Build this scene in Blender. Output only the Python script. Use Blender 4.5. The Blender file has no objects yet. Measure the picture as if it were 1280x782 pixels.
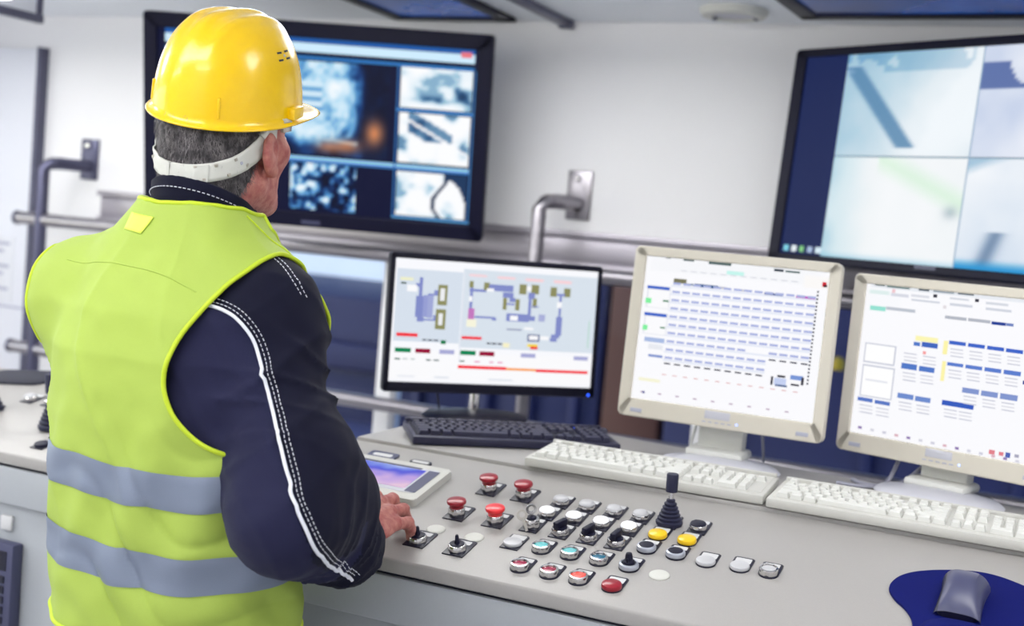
import bpy, bmesh, math, random
import numpy as np
from math import sin, cos, pi, radians, sqrt
from mathutils import Matrix, Vector, Quaternion
random.seed(7)
SC = bpy.context.scene
COL = SC.collection

# ------------------------------------------------------------------ camera
CAMP = (0.0, 0.0, 1.48)
YAW, PITCH, ROLL, FPX = 0.4197, -0.0729, 0.0853, 1521.0
cam_data = bpy.data.cameras.new('camera')
cam_data.sensor_width = 36.0
cam_data.lens = FPX / 1280.0 * 36.0
cam_data.clip_start = 0.05
cam_data.dof.use_dof = True
cam_data.dof.focus_distance = 1.87
cam_data.dof.aperture_fstop = 2.9
cam = bpy.data.objects.new('camera', cam_data)
COL.objects.link(cam)
_f = Vector((-sin(YAW)*cos(PITCH), cos(YAW)*cos(PITCH), sin(PITCH)))
_r = Vector((cos(YAW), sin(YAW), 0)); _u = _r.cross(_f)
_r2 = cos(ROLL)*_r + sin(ROLL)*_u; _u2 = -sin(ROLL)*_r + cos(ROLL)*_u
cam.matrix_world = Matrix(((_r2.x, _u2.x, -_f.x, CAMP[0]), (_r2.y, _u2.y, -_f.y, CAMP[1]), (_r2.z, _u2.z, -_f.z, CAMP[2]), (0, 0, 0, 1)))
SC.camera = cam

# ------------------------------------------------------------------ world and exposure
world = bpy.data.worlds.new('world'); SC.world = world
world.use_nodes = True
wn = world.node_tree.nodes; wl = world.node_tree.links
sky = wn.new('ShaderNodeTexSky'); sky.sky_type = 'HOSEK_WILKIE'; sky.turbidity = 4.0
sky.sun_direction = Vector((-0.75, -0.5, 0.45)).normalized()
wl.new(sky.outputs[0], wn['Background'].inputs[0])
wn['Background'].inputs[1].default_value = 24.0
SC.view_settings.view_transform = 'Standard'
SC.view_settings.look = 'None'
SC.view_settings.gamma = 1.0
SC.view_settings.exposure = -0.80
SC.view_settings.use_curve_mapping = False

WALL_Y, CEIL_Z = 3.62, 2.132
# large ceiling lamp positions (fixtures are built with the ceiling): x, y, size x, size y, watts
LAMPS = [(-2.95, 1.35, 1.1, 0.32, 15), (-1.35, 0.55, 1.1, 0.32, 12), (0.35, 1.5, 1.1, 0.32, 9),
         (-2.9, -0.5, 1.1, 0.32, 15), (-0.6, -0.75, 1.1, 0.32, 12), (-1.5, 2.45, 1.1, 0.3, 6), (-3.5, 2.6, 1.1, 0.3, 10)]
LAMP_COLOR = (1.0, 0.985, 0.97)

# ------------------------------------------------------------------ helpers
def lin(c):
    c = c / 255.0
    return c / 12.92 if c <= 0.04045 else ((c + 0.055) / 1.055) ** 2.4
def rgb(t, a=1.0):
    return (lin(t[0]), lin(t[1]), lin(t[2]), a)
MATS = {}; RECOLOUR = {}
def mat(name, col=(200, 200, 200), rough=0.5, metal=0.0, var=0.06, scale=40.0, bump=0.0, bscale=300.0, emit=0.0, spec=0.5,
        sheen=0.0, coat=0.0, trans=0.0, stretch=None, col2=None):
    if name in MATS: return MATS[name]
    m = bpy.data.materials.new(name); m.use_nodes = True
    nt = m.node_tree; n = nt.nodes; l = nt.links; b = n['Principled BSDF']
    tc = n.new('ShaderNodeTexCoord'); src = tc.outputs['Object']
    if stretch:
        mp = n.new('ShaderNodeMapping'); mp.inputs['Scale'].default_value = stretch
        l.new(src, mp.inputs['Vector']); src = mp.outputs[0]
    nz = n.new('ShaderNodeTexNoise'); nz.inputs['Scale'].default_value = scale; nz.inputs['Detail'].default_value = 4.0
    l.new(src, nz.inputs['Vector'])
    mx = n.new('ShaderNodeMix'); mx.data_type = 'RGBA'
    c = rgb(col)
    if col2 is None:
        mx.inputs[6].default_value = tuple(x * (1 - var) for x in c[:3]) + (1,)
        mx.inputs[7].default_value = tuple(min(1.0, x * (1 + var)) for x in c[:3]) + (1,)
        l.new(nz.outputs[0], mx.inputs[0])
    else:
        mx.inputs[6].default_value = c; mx.inputs[7].default_value = rgb(col2)
        cr = n.new('ShaderNodeMapRange'); cr.inputs[1].default_value = 0.35; cr.inputs[2].default_value = 0.65
        l.new(nz.outputs[0], cr.inputs[0]); l.new(cr.outputs[0], mx.inputs[0])
    l.new(mx.outputs[2], b.inputs['Base Color'])
    b.inputs['Roughness'].default_value = rough; b.inputs['Metallic'].default_value = metal
    b.inputs['Specular IOR Level'].default_value = spec
    b.inputs['Sheen Weight'].default_value = sheen; b.inputs['Coat Weight'].default_value = coat
    b.inputs['Transmission Weight'].default_value = trans
    if emit > 0:
        b.inputs['Emission Strength'].default_value = emit
        l.new(mx.outputs[2], b.inputs['Emission Color'])
    if bump > 0:
        nb = n.new('ShaderNodeTexNoise'); nb.inputs['Scale'].default_value = bscale; nb.inputs['Detail'].default_value = 3.0
        l.new(src, nb.inputs['Vector'])
        bp = n.new('ShaderNodeBump'); bp.inputs['Strength'].default_value = bump; bp.inputs['Distance'].default_value = 0.002
        l.new(nb.outputs[0], bp.inputs['Height']); l.new(bp.outputs[0], b.inputs['Normal'])
    MATS[name] = m
    return m
def screen_mat(name, strength):
    m = bpy.data.materials.new(name); m.use_nodes = True
    n = m.node_tree.nodes; l = m.node_tree.links; b = n['Principled BSDF']
    at = n.new('ShaderNodeAttribute'); at.attribute_name = 'picture'
    b.inputs['Base Color'].default_value = (0.002, 0.002, 0.006, 1); b.inputs['Roughness'].default_value = 0.5; b.inputs['Specular IOR Level'].default_value = 0.12
    l.new(at.outputs['Color'], b.inputs['Emission Color']); b.inputs['Emission Strength'].default_value = strength
    MATS[name] = m
    return m

def link(o):
    COL.objects.link(o); return o
def tag(o, label, cat, group=None, kind=None):
    o['label'] = label; o['category'] = cat
    if group: o['group'] = group
    if kind: o['kind'] = kind
    return o
def thing(name, M, label, cat, group=None):
    o = bpy.data.objects.new(name, None); o.empty_display_size = 0.05
    o.matrix_world = M if isinstance(M, Matrix) else Matrix.Translation(M)
    link(o); tag(o, label, cat, group); return o
def basis_world(o):
    M = o.matrix_basis.copy()
    p = o.parent
    return M if p is None else M            # children keep a world-space basis (parent inverse is set)
def part(name, me, parent=None, M=None, material=None, label=None, smooth=None):
    """a mesh object whose basis is its world matrix; parented with the parent's inverse"""
    o = bpy.data.objects.new(name, me)
    if material is not None:
        mt = MATS[material]
        if len(me.materials) == 0: me.materials.append(mt)
        elif me.materials[0] != mt:                       # same shape in another material: one shared copy per material
            k = (me.name, material)
            if k not in RECOLOUR:
                RECOLOUR[k] = me.copy(); RECOLOUR[k].materials.clear(); RECOLOUR[k].materials.append(mt)
            me = RECOLOUR[k]
        o.data = me
    if M is None: M = Matrix.Identity(4)
    link(o)
    if parent is not None:
        o.parent = parent
        o.matrix_parent_inverse = basis_world(parent).inverted()
    o.matrix_basis = M
    if label: o['label'] = label
    return o
def struct(name, me, material, M=None, parent=None):
    o = part(name, me, parent, M, material)
    if parent is None: o['kind'] = 'structure'
    return o

def frame(o, ax, up):
    """matrix with local x = ax, local z = up, local y = into the thing (up x ax)"""
    ax = Vector(ax).normalized(); up = Vector(up).normalized(); y = up.cross(ax)
    return Matrix(((ax.x, y.x, up.x, o[0]), (ax.y, y.y, up.y, o[1]), (ax.z, y.z, up.z, o[2]), (0, 0, 0, 1)))
T = Matrix.Translation
def RZ(a): return Matrix.Rotation(a, 4, 'Z')
def RX(a): return Matrix.Rotation(a, 4, 'X')
def RY(a): return Matrix.Rotation(a, 4, 'Y')

def from_bm(bm, smooth=False, ang=40):
    bmesh.ops.recalc_face_normals(bm, faces=bm.faces)
    me = bpy.data.meshes.new('m'); bm.to_mesh(me); bm.free()
    if smooth:
        me.polygons.foreach_set('use_smooth', [True] * len(me.polygons))
        try: me.set_sharp_from_angle(angle=radians(ang))
        except Exception: pass
    return me
def bm_box(bm, x0, x1, y0, y1, z0, z1, bev=0.0, seg=2):
    vs = [bm.verts.new((x, y, z)) for z in (z0, z1) for y in (y0, y1) for x in (x0, x1)]
    f = [(0, 2, 3, 1), (4, 5, 7, 6), (0, 1, 5, 4), (2, 6, 7, 3), (0, 4, 6, 2), (1, 3, 7, 5)]
    fs = [bm.faces.new([vs[i] for i in q]) for q in f]
    if bev > 0:
        es = list({e for q in fs for e in q.edges})
        bmesh.ops.bevel(bm, geom=es, offset=bev, segments=seg, affect='EDGES', profile=0.5)
def box(x0, x1, y0, y1, z0, z1, bev=0.0, seg=2):
    bm = bmesh.new(); bm_box(bm, x0, x1, y0, y1, z0, z1, bev, seg)
    return from_bm(bm, bev > 0)
def boxes(lst, bev=0.0):
    bm = bmesh.new()
    for b in lst: bm_box(bm, *b, bev=bev)
    return from_bm(bm, bev > 0)
def lathe(prof, seg=28, cap=True, mod=None, ang=40):
    """profile [(r, z)] about local z"""
    bm = bmesh.new(); rings = []
    for r, z in prof:
        ring = []
        for i in range(seg):
            a = 2 * pi * i / seg; rr = r if mod is None else mod(r, z, i)
            ring.append(bm.verts.new((rr * cos(a), rr * sin(a), z)))
        rings.append(ring)
    for A, B in zip(rings, rings[1:]):
        for i in range(seg):
            j = (i + 1) % seg; bm.faces.new((A[i], A[j], B[j], B[i]))
    if cap:
        bm.faces.new(list(reversed(rings[0]))); bm.faces.new(rings[-1])
    return from_bm(bm, True, ang)
def prism(pts, z0, z1, bev=0.0):
    """outline in local xy extruded in z"""
    bm = bmesh.new()
    a = [bm.verts.new((x, y, z0)) for x, y in pts]; b = [bm.verts.new((x, y, z1)) for x, y in pts]
    n = len(pts)
    bm.faces.new(list(reversed(a))); top = bm.faces.new(b)
    for i in range(n): bm.faces.new((a[i], a[(i+1) % n], b[(i+1) % n], b[i]))
    if bev > 0:
        bmesh.ops.bevel(bm, geom=list(top.edges), offset=bev, segments=2, affect='EDGES', profile=0.5)
    return from_bm(bm, True, 35)
def rrect(w, h, r, n=5, cx=0, cy=0):
    out = []
    for sx, sy, a0 in ((1, 1, 0), (-1, 1, 90), (-1, -1, 180), (1, -1, 270)):
        for i in range(n + 1):
            a = radians(a0 + 90 * i / n)
            out.append((cx + sx * (w/2 - r) + r * cos(a), cy + sy * (h/2 - r) + r * sin(a)))
    return out
def ring_prism(outer, inner, y0, y1, bev=0.0):
    """frame in local xz (outer and inner outlines with the same count), front at y0, back at y1"""
    bm = bmesh.new(); n = len(outer)
    R = [[bm.verts.new((x, y, z)) for x, z in o] for o, y in ((outer, y0), (outer, y1), (inner, y1), (inner, y0))]
    for k in range(4):
        A, B = R[k], R[(k+1) % 4]
        for i in range(n): bm.faces.new((A[i], A[(i+1) % n], B[(i+1) % n], B[i]))
    if bev > 0:
        es = [e for e in bm.edges if abs(e.verts[0].co.y - y0) < 1e-7 and abs(e.verts[1].co.y - y0) < 1e-7 and len(e.link_faces) == 2 and abs(e.link_faces[0].normal.dot(e.link_faces[1].normal)) < 0.5]
        bmesh.ops.bevel(bm, geom=es, offset=bev, segments=2, affect='EDGES', profile=0.5)
    return from_bm(bm, True, 18)
def tube(pts, r, seg=10, cap=True, closed=False):
    """round tube along a polyline, r a number or list"""
    pts = [Vector(p) for p in pts]; n = len(pts)
    rs = r if isinstance(r, (list, tuple)) else [r] * n
    bm = bmesh.new(); rings = []; prev = None
    for i, p in enumerate(pts):
        if closed: t = pts[(i+1) % n] - pts[i-1]
        else: t = pts[min(i+1, n-1)] - pts[max(i-1, 0)]
        t.normalize()
        if prev is None:
            a = Vector((0, 0, 1)) if abs(t.z) < 0.9 else Vector((1, 0, 0)); u = t.cross(a).normalized()
        else: u = (prev - t * prev.dot(t)).normalized()
        v = t.cross(u); prev = u
        rings.append([bm.verts.new(p + rs[i] * (cos(2*pi*k/seg) * u + sin(2*pi*k/seg) * v)) for k in range(seg)])
    m = n if closed else n - 1
    for i in range(m):
        A, B = rings[i], rings[(i+1) % n]
        for k in range(seg): bm.faces.new((A[k], A[(k+1) % seg], B[(k+1) % seg], B[k]))
    if cap and not closed:
        bm.faces.new(list(reversed(rings[0]))); bm.faces.new(rings[-1])
    return from_bm(bm, True, 50)
def join_me(lst):
    bm = bmesh.new()
    for me, M in lst:
        b2 = bmesh.new(); b2.from_mesh(me); b2.transform(M if M is not None else Matrix.Identity(4))
        t = bpy.data.meshes.new('t'); b2.to_mesh(t); b2.free(); bm.from_mesh(t); bpy.data.meshes.remove(t)
    return from_bm(bm, True, 40)
def grid_mesh(P, close_u=False, thick=0.0, smooth=True):
    """P: array (m, n, 3)"""
    m, n, _ = P.shape
    idx = np.arange(m*n).reshape(m, n)
    A = idx[:-1, :-1]; B = idx[:-1, 1:]; C = idx[1:, 1:]; D = idx[1:, :-1]
    q = np.stack([A, B, C, D], -1).reshape(-1, 4)
    if close_u:
        q = np.concatenate([q, np.stack([idx[:-1, -1], idx[:-1, 0], idx[1:, 0], idx[1:, -1]], -1).reshape(-1, 4)])
    return np_mesh(P.reshape(-1, 3), q, smooth)
def np_mesh(V, F, smooth=True):
    me = bpy.data.meshes.new('m')
    me.from_pydata([tuple(v) for v in np.asarray(V, float).tolist()], [], F if isinstance(F, list) else F.tolist())
    if smooth: me.polygons.foreach_set('use_smooth', [True] * len(me.polygons))
    me.update(); return me
def picture(rects, w, h, grid=None, bg=None, lift=0.00006):
    """a flat screen picture in local xz (front towards -y): stacked rectangles (u0,v0,u1,v1,colour), v up;
       grid = (array rows x cols x 3 of sRGB 0..255) is laid down first"""
    V = []; F = []; Cc = []
    def quad(u0, v0, u1, v1, y):
        i = len(V)
        for u, v in ((u0, v0), (u1, v0), (u1, v1), (u0, v1)): V.append(((u - .5) * w, y, (v - .5) * h))
        F.append((i, i+1, i+2, i+3))
    lay = 0
    if bg is not None: quad(0, 0, 1, 1, 0); Cc += [rgb(bg)] * 4
    for g, (gu0, gv0, gu1, gv1) in (grid or []):
        lay += 1; R, C, _ = g.shape; i0 = len(V)
        for r in range(R):
            for c in range(C):
                V.append(((gu0 + (gu1-gu0) * c/(C-1) - .5) * w, -lift*lay, (gv0 + (gv1-gv0) * r/(R-1) - .5) * h))
        cl = [rgb(tuple(x)) for x in np.clip(g, 0, 255).reshape(-1, 3).tolist()]
        for r in range(R-1):
            for c in range(C-1):
                a = r*C + c; q = (a, a+1, a+1+C, a+C)
                F.append(tuple(i0 + k for k in q)); Cc += [cl[k] for k in q]
    for k, (u0, v0, u1, v1, c) in enumerate(rects):
        quad(u0, v0, u1, v1, -lift * (lay + 1 + k * 0.02)); Cc += [rgb(c)] * 4
    me = bpy.data.meshes.new('m'); me.from_pydata(V, [], F)
    at = me.color_attributes.new('picture', 'FLOAT_COLOR', 'CORNER')
    at.data.foreach_set('color', np.array(Cc, dtype=np.float32).ravel())
    me.update(); return me

# ------------------------------------------------------------------ implicit surfaces (for cloth, skin, hands)
def smin(a, b, k):
    h = np.clip(0.5 + 0.5 * (b - a) / k, 0, 1)
    return b + (a - b) * h - k * h * (1 - h)
def rcone(p, a, b, r1, r2):
    a = np.asarray(a, float); b = np.asarray(b, float); ba = b - a
    t = np.clip(((p - a) @ ba) / (ba @ ba), 0, 1)
    return np.linalg.norm(p - a - t[:, None] * ba, axis=1) - (r1 + (r2 - r1) * t)
def ellip(p, c, r, M=None):
    q = p - np.asarray(c, float)
    if M is not None: q = q @ np.asarray(M)
    r = np.asarray(r, float); k0 = np.linalg.norm(q / r, axis=1); k1 = np.linalg.norm(q / (r * r), axis=1) + 1e-9
    return k0 * (k0 - 1) / k1
def loft(p, tab, ex=2.4, capk=1.0):
    tab = np.asarray(tab, float); z = p[:, 2]
    cx, cy, a, b = [np.interp(z, tab[:, 0], tab[:, i]) for i in (1, 2, 3, 4)]
    q = (np.abs((p[:, 0] - cx) / a) ** ex + np.abs((p[:, 1] - cy) / b) ** ex) ** (1 / ex)
    d = (q - 1) * np.minimum(a, b)
    return np.maximum(d, np.maximum(tab[0, 0] - z, z - tab[-1, 0]))
def vnoise(p, s, seed=0.0):
    q = p * s + seed
    return (np.sin(q[:, 0]*1.7 + 1.3*np.sin(q[:, 1]*1.1 + q[:, 2]*.7)) + np.sin(q[:, 1]*1.9 + 1.1*np.sin(q[:, 2]*1.3 + q[:, 0]*.9)) + np.sin(q[:, 2]*2.1 + 1.2*np.sin(q[:, 0]*1.2 + q[:, 1]*.8))) / 3
def surface_net(f, lo, hi, h, B=8):
    """naive surface nets, evaluated only in blocks near the surface"""
    lo = np.asarray(lo, float); nb = np.ceil((np.asarray(hi) - lo) / (h * B)).astype(int)
    g = np.stack(np.meshgrid(*[np.arange(k) for k in nb], indexing='ij'), -1).reshape(-1, 3)
    d = f(lo + (g + .5) * B * h)
    g = g[np.abs(d) < B * h * 1.25]
    r = np.arange(B + 1); off = np.stack(np.meshgrid(r, r, r, indexing='ij'), -1).reshape(-1, 3)
    n = len(g); ii = (g[:, None, :] * B + off[None]).reshape(-1, 3)
    D = np.concatenate([f(lo + c * h) for c in np.array_split(ii, max(1, len(ii) // 400000))]).reshape(n, B+1, B+1, B+1)
    S = D < 0
    sub = lambda A, x, y, z: A[:, x:x+B, y:y+B, z:z+B]
    cnt = sum(sub(S, x, y, z).astype(int) for x in (0, 1) for y in (0, 1) for z in (0, 1))
    act = np.argwhere((cnt > 0) & (cnt < 8))
    bi = act[:, 0]; ci = act[:, 1:]; gi = g[bi] * B + ci
    cd = {(x, y, z): D[bi, ci[:, 0]+x, ci[:, 1]+y, ci[:, 2]+z] for x in (0, 1) for y in (0, 1) for z in (0, 1)}
    acc = np.zeros((len(act), 3)); w = np.zeros(len(act))
    for c0 in cd:
        for ax in range(3):
            if c0[ax] == 0:
                c1 = list(c0); c1[ax] = 1; a, b = cd[c0], cd[tuple(c1)]
                m = (a < 0) != (b < 0); t = np.where(m, a / np.where(m, a - b, 1), 0)
                pnt = np.tile(np.array(c0, float), (len(act), 1)); pnt[:, ax] += t
                acc += pnt * m[:, None]; w += m
    V = lo + (gi + acc / w[:, None]) * h
    K = np.array([1, 1 << 20, 1 << 40], dtype=np.int64)
    key = (gi + 4) @ K; order = np.argsort(key); ks = key[order]
    Fq = []
    for ax in range(3):
        c1 = [0, 0, 0]; c1[ax] = 1
        a, b = cd[(0, 0, 0)], cd[tuple(c1)]
        m = (a < 0) != (b < 0); base = gi[m]; inside = a[m] < 0
        u = np.zeros(3, int); v = np.zeros(3, int); u[(ax+1) % 3] = 1; v[(ax+2) % 3] = 1
        q = []; ok = np.ones(len(base), bool)
        for dd in (0*u, -u, -u-v, -v):
            kk = (base + dd + 4) @ K; j = np.clip(np.searchsorted(ks, kk), 0, len(ks)-1); ok &= ks[j] == kk; q.append(order[j])
        q = np.stack(q, 1); q[~inside] = q[~inside][:, ::-1]
        Fq.append(q[ok])
    return V, np.concatenate(Fq)
def relax(V, F, it=2, lam=0.5):
    e = np.concatenate([F[:, [0, 1]], F[:, [1, 2]], F[:, [2, 3]], F[:, [3, 0]]]); e = np.concatenate([e, e[:, ::-1]])
    for _ in range(it):
        s = np.zeros_like(V); c = np.zeros(len(V)); np.add.at(s, e[:, 0], V[e[:, 1]]); np.add.at(c, e[:, 0], 1)
        V = V * (1 - lam) + lam * s / np.maximum(c, 1)[:, None]
    return V

# ------------------------------------------------------------------ materials
mat('white_wall', (244, 243, 245), 0.5, var=0.02, scale=3, bump=0.05, bscale=120)
mat('ceiling_white', (236, 241, 248), 0.32, var=0.03, scale=2)
mat('floor_grey', (188, 188, 192), 0.4, var=0.15, scale=9, bump=0.1, bscale=60)
mat('trim_grey', (176, 171, 180), 0.35, metal=0.6, var=0.1, scale=6, stretch=(0.3, 5, 5))
mat('rail_steel', (150, 146, 152), 0.28, metal=0.85, var=0.08, scale=20)
mat('rail_dark', (92, 92, 116), 0.35, metal=0.7, var=0.08, scale=20)
mat('door_white', (226, 228, 236), 0.4, var=0.02, scale=4)
mat('dark_edge', (84, 84, 108), 0.4, var=0.1)
mat('console_paint', (162, 159, 157), 0.36, var=0.035, scale=260, bump=0.12, bscale=900)
mat('console_front', (168, 172, 178), 0.42, var=0.03, scale=200, bump=0.1, bscale=900)
mat('gap_black', (16, 18, 40), 0.7)
mat('black_plastic', (18, 18, 42), 0.45, var=0.1, scale=60, spec=0.3)
mat('gloss_black', (12, 12, 34), 0.4, var=0.1, scale=10, spec=0.25)
mat('tv_bezel', (14, 14, 40), 0.45, var=0.08, scale=8, spec=0.2)
mat('navy_rubber', (24, 26, 56), 0.55, var=0.12, scale=50)
mat('beige_plastic', (212, 206, 193), 0.42, var=0.02, scale=30, bump=0.03, bscale=800)
mat('grey_plastic', (196, 196, 206), 0.4, var=0.03, scale=30)
mat('key_white', (214, 214, 210), 0.45, var=0.03, scale=60)
mat('board_white', (196, 195, 190), 0.45, var=0.03, scale=40)
mat('key_black', (34, 34, 62), 0.4, var=0.1, scale=60)
mat('chrome', (214, 212, 212), 0.16, metal=1.0, var=0.05, scale=60)
mat('satin_silver', (196, 200, 212), 0.34, metal=0.75, var=0.05, scale=60)
mat('red_cap', (146, 5, 32), 0.3, var=0.1, scale=70, coat=0.3)
mat('orange_red_cap', (232, 44, 52), 0.32, var=0.06, scale=70, coat=0.3)
mat('lens_red', (150, 10, 58), 0.2, var=0.1, scale=90, coat=0.5)
mat('lens_red_lit', (250, 76, 66), 0.25, var=0.15, scale=70, emit=0.8)
mat('lens_teal', (0, 92, 122), 0.2, var=0.1, scale=90, coat=0.5)
mat('lens_teal_lit', (96, 182, 186), 0.25, var=0.1, scale=90, emit=0.18)
mat('lens_white', (188, 188, 192), 0.3, var=0.03, scale=90)
mat('lens_white_lit', (236, 236, 238), 0.3, var=0.02, scale=90, emit=0.45)
mat('lens_yellow', (240, 196, 12), 0.3, var=0.08, scale=60, coat=0.3)
mat('plug_white', (204, 204, 198), 0.5, var=0.03, scale=60)
mat('label_white', (204, 204, 206), 0.6, var=0.04, scale=500)
mat('plate_black', (18, 19, 42), 0.35, var=0.08, scale=60)
mat('key_brass', (196, 190, 180), 0.3, metal=0.9, var=0.1, scale=90)
mat('pad_blue', (6, 16, 92), 0.8, var=0.12, scale=220, bump=0.25, bscale=1500, spec=0.15)
mat('mouse_grey', (72, 74, 104), 0.35, var=0.05, scale=40)
mat('mouse_dark', (26, 27, 48), 0.4, var=0.05, scale=40)
mat('cable_grey', (150, 150, 165), 0.5)
mat('cable_black', (28, 28, 48), 0.5)
mat('led_blue', (40, 90, 255), 0.3, emit=3.0)
mat('led_white', (160, 180, 255), 0.3, emit=2.5)
mat('vest_lime', (164, 187, 78), 0.7, var=0.06, scale=900, bump=0.18, bscale=2200)
mat('vest_trim', (190, 212, 36), 0.6, var=0.05, scale=600, bump=0.1, bscale=1500)
mat('vest_tag', (226, 248, 92), 0.6, var=0.04, scale=300)
mat('reflective', (126, 136, 156), 0.45, metal=0.3, var=0.05, scale=700, bump=0.06, bscale=2500)
mat('jacket_navy', (11, 12, 35), 0.85, var=0.14, scale=500, bump=0.25, bscale=1400, sheen=0.05, spec=0.2)
mat('jacket_slate', (32, 33, 62), 0.85, var=0.14, scale=500, bump=0.25, bscale=1400, sheen=0.05, spec=0.2)
mat('trouser_navy', (26, 27, 50), 0.85, var=0.14, scale=500, bump=0.2, bscale=1400)
mat('thread_white', (226, 228, 238), 0.7, var=0.05)
mat('helmet_yellow', (250, 204, 0), 0.24, var=0.03, scale=18, coat=0.35)
mat('strap_white', (206, 206, 200), 0.45, var=0.04, scale=60)
mat('leather', (40, 36, 38), 0.5, var=0.2, scale=60)
mat('skylight_blue', (24, 92, 190), 0.25, col2=(6, 14, 60), scale=1.6, emit=0.5)
mat('lamp_white', (255, 253, 248), 0.4, var=0.01, emit=10.5)
mat('out_navy', (6, 14, 74), 0.6, var=0.25, scale=1.5)
mat('out_blue', (26, 40, 90), 0.6, var=0.2, scale=1.2)
mat('out_brown', (84, 46, 38), 0.7, var=0.2, scale=2)
mat('out_pale', (236, 238, 246), 0.6, var=0.05, scale=1)
mat('out_lilac', (96, 96, 130), 0.6, var=0.1, scale=1)
mat('out_yellow', (170, 140, 10), 0.5, var=0.1)
mat('out_ground', (150, 148, 150), 0.8, var=0.15, scale=0.7)
mat('paper', (224, 226, 232), 0.7, var=0.03, scale=60)
mat('ink_grey', (176, 178, 196), 0.7, var=0.05)
def skin_mat():
    m = mat('skin', (194, 130, 118), 0.5, col2=(166, 88, 84), scale=70, bump=0.5, bscale=300)
    b = m.node_tree.nodes['Principled BSDF']; b.inputs['Subsurface Weight'].default_value = 0.12
    b.inputs['Subsurface Radius'].default_value = (0.01, 0.004, 0.002); b.inputs['Subsurface Scale'].default_value = 0.3
skin_mat()
mat('hair_grey', (28, 25, 30), 0.6, col2=(64, 58, 62), scale=160, bump=0.2, bscale=500, stretch=(1, 1, 0.15))
mat('hair_strand', (34, 30, 36), 0.5, col2=(122, 116, 118), scale=60)
def glass_mat():
    m = bpy.data.materials.new('window_glass'); m.use_nodes = True; n = m.node_tree.nodes; l = m.node_tree.links
    n.remove(n['Principled BSDF'])
    tr = n.new('ShaderNodeBsdfTransparent'); gl = n.new('ShaderNodeBsdfGlossy'); gl.inputs['Roughness'].default_value = 0.03
    tr.inputs[0].default_value = (0.8, 0.84, 0.92, 1)
    mx = n.new('ShaderNodeMixShader'); fr = n.new('ShaderNodeFresnel'); fr.inputs[0].default_value = 1.22
    l.new(fr.outputs[0], mx.inputs[0]); l.new(tr.outputs[0], mx.inputs[1]); l.new(gl.outputs[0], mx.inputs[2])
    l.new(mx.outputs[0], n['Material Output'].inputs[0]); MATS['window_glass'] = m
glass_mat()
screen_mat('screen_tv', 1.74); screen_mat('screen_desk', 1.74)

# ------------------------------------------------------------------ the room
RX0, RX1, RY0 = -4.7, 1.7, -1.6
struct('floor', box(RX0, RX1, RY0, WALL_Y, -0.08, 0.0), 'floor_grey')
struct('ceiling', box(RX0, RX1, RY0, WALL_Y + 0.1, CEIL_Z, CEIL_Z + 0.1), 'ceiling_white')
LY0, LY1, LZ0, LZ1 = -0.3, 2.7, 0.85, 1.95
struct('wall_left', boxes([(RX0 - .1, RX0, RY0, LY0, 0, CEIL_Z), (RX0 - .1, RX0, LY1, WALL_Y + .1, 0, CEIL_Z), (RX0 - .1, RX0, LY0, LY1, 0, LZ0), (RX0 - .1, RX0, LY0, LY1, LZ1, CEIL_Z)]), 'white_wall')
wl4 = struct('window_4', boxes([(RX0 - .08, RX0, LY0, LY1, LZ0, LZ0 + .05), (RX0 - .08, RX0, LY0, LY1, LZ1 - .05, LZ1), (RX0 - .08, RX0, LY0, LY0 + .05, LZ0, LZ1), (RX0 - .08, RX0, LY1 - .05, LY1, LZ0, LZ1), (RX0 - .08, RX0, 1.17, 1.23, LZ0, LZ1)], .004), 'white_wall')
for a, b in ((LY0 + .05, 1.17), (1.23, LY1 - .05)): part('pane', box(RX0 - .05, RX0 - .044, a, b, LZ0 + .04, LZ1 - .04), wl4, None, 'window_glass')
pd = bpy.data.lights.new('window_portal', 'AREA'); pd.shape = 'RECTANGLE'; pd.size = LZ1 - LZ0; pd.size_y = LY1 - LY0; pd.cycles.is_portal = True
po = bpy.data.objects.new('window_portal', pd); link(po); po.matrix_world = T((RX0 - .12, (LY0 + LY1)/2, (LZ0 + LZ1)/2)) @ RY(-pi/2)
po.parent = wl4; po.matrix_parent_inverse = Matrix.Identity(4)
struct('wall_right', box(RX1, RX1 + 0.1, RY0, WALL_Y + 0.1, 0, CEIL_Z), 'white_wall')
struct('wall_front', box(RX0 - 0.1, RX1 + 0.1, RY0 - 0.1, RY0, 0, CEIL_Z), 'white_wall')
WX0, WX1, WZ0, WZ1 = -2.78, 1.45, 0.58, 1.362
struct('wall_back', boxes([(RX0, WX0, WALL_Y, WALL_Y + .1, 0, CEIL_Z), (WX1, RX1, WALL_Y, WALL_Y + .1, 0, CEIL_Z),
       (WX0, WX1, WALL_Y, WALL_Y + .1, 0, WZ0), (WX0, WX1, WALL_Y, WALL_Y + .1, WZ1, CEIL_Z)]), 'white_wall')
# metal trim band above the window: two ledges and a flat
tr1 = struct('trim_1', boxes([(-3.36, RX1, WALL_Y - .022, WALL_Y, 1.375, 1.455), (-3.36, RX1, WALL_Y - .045, WALL_Y, 1.455, 1.474),
       (-3.36, RX1, WALL_Y - .04, WALL_Y, 1.352, 1.375)], 0.003), 'trim_grey')
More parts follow.
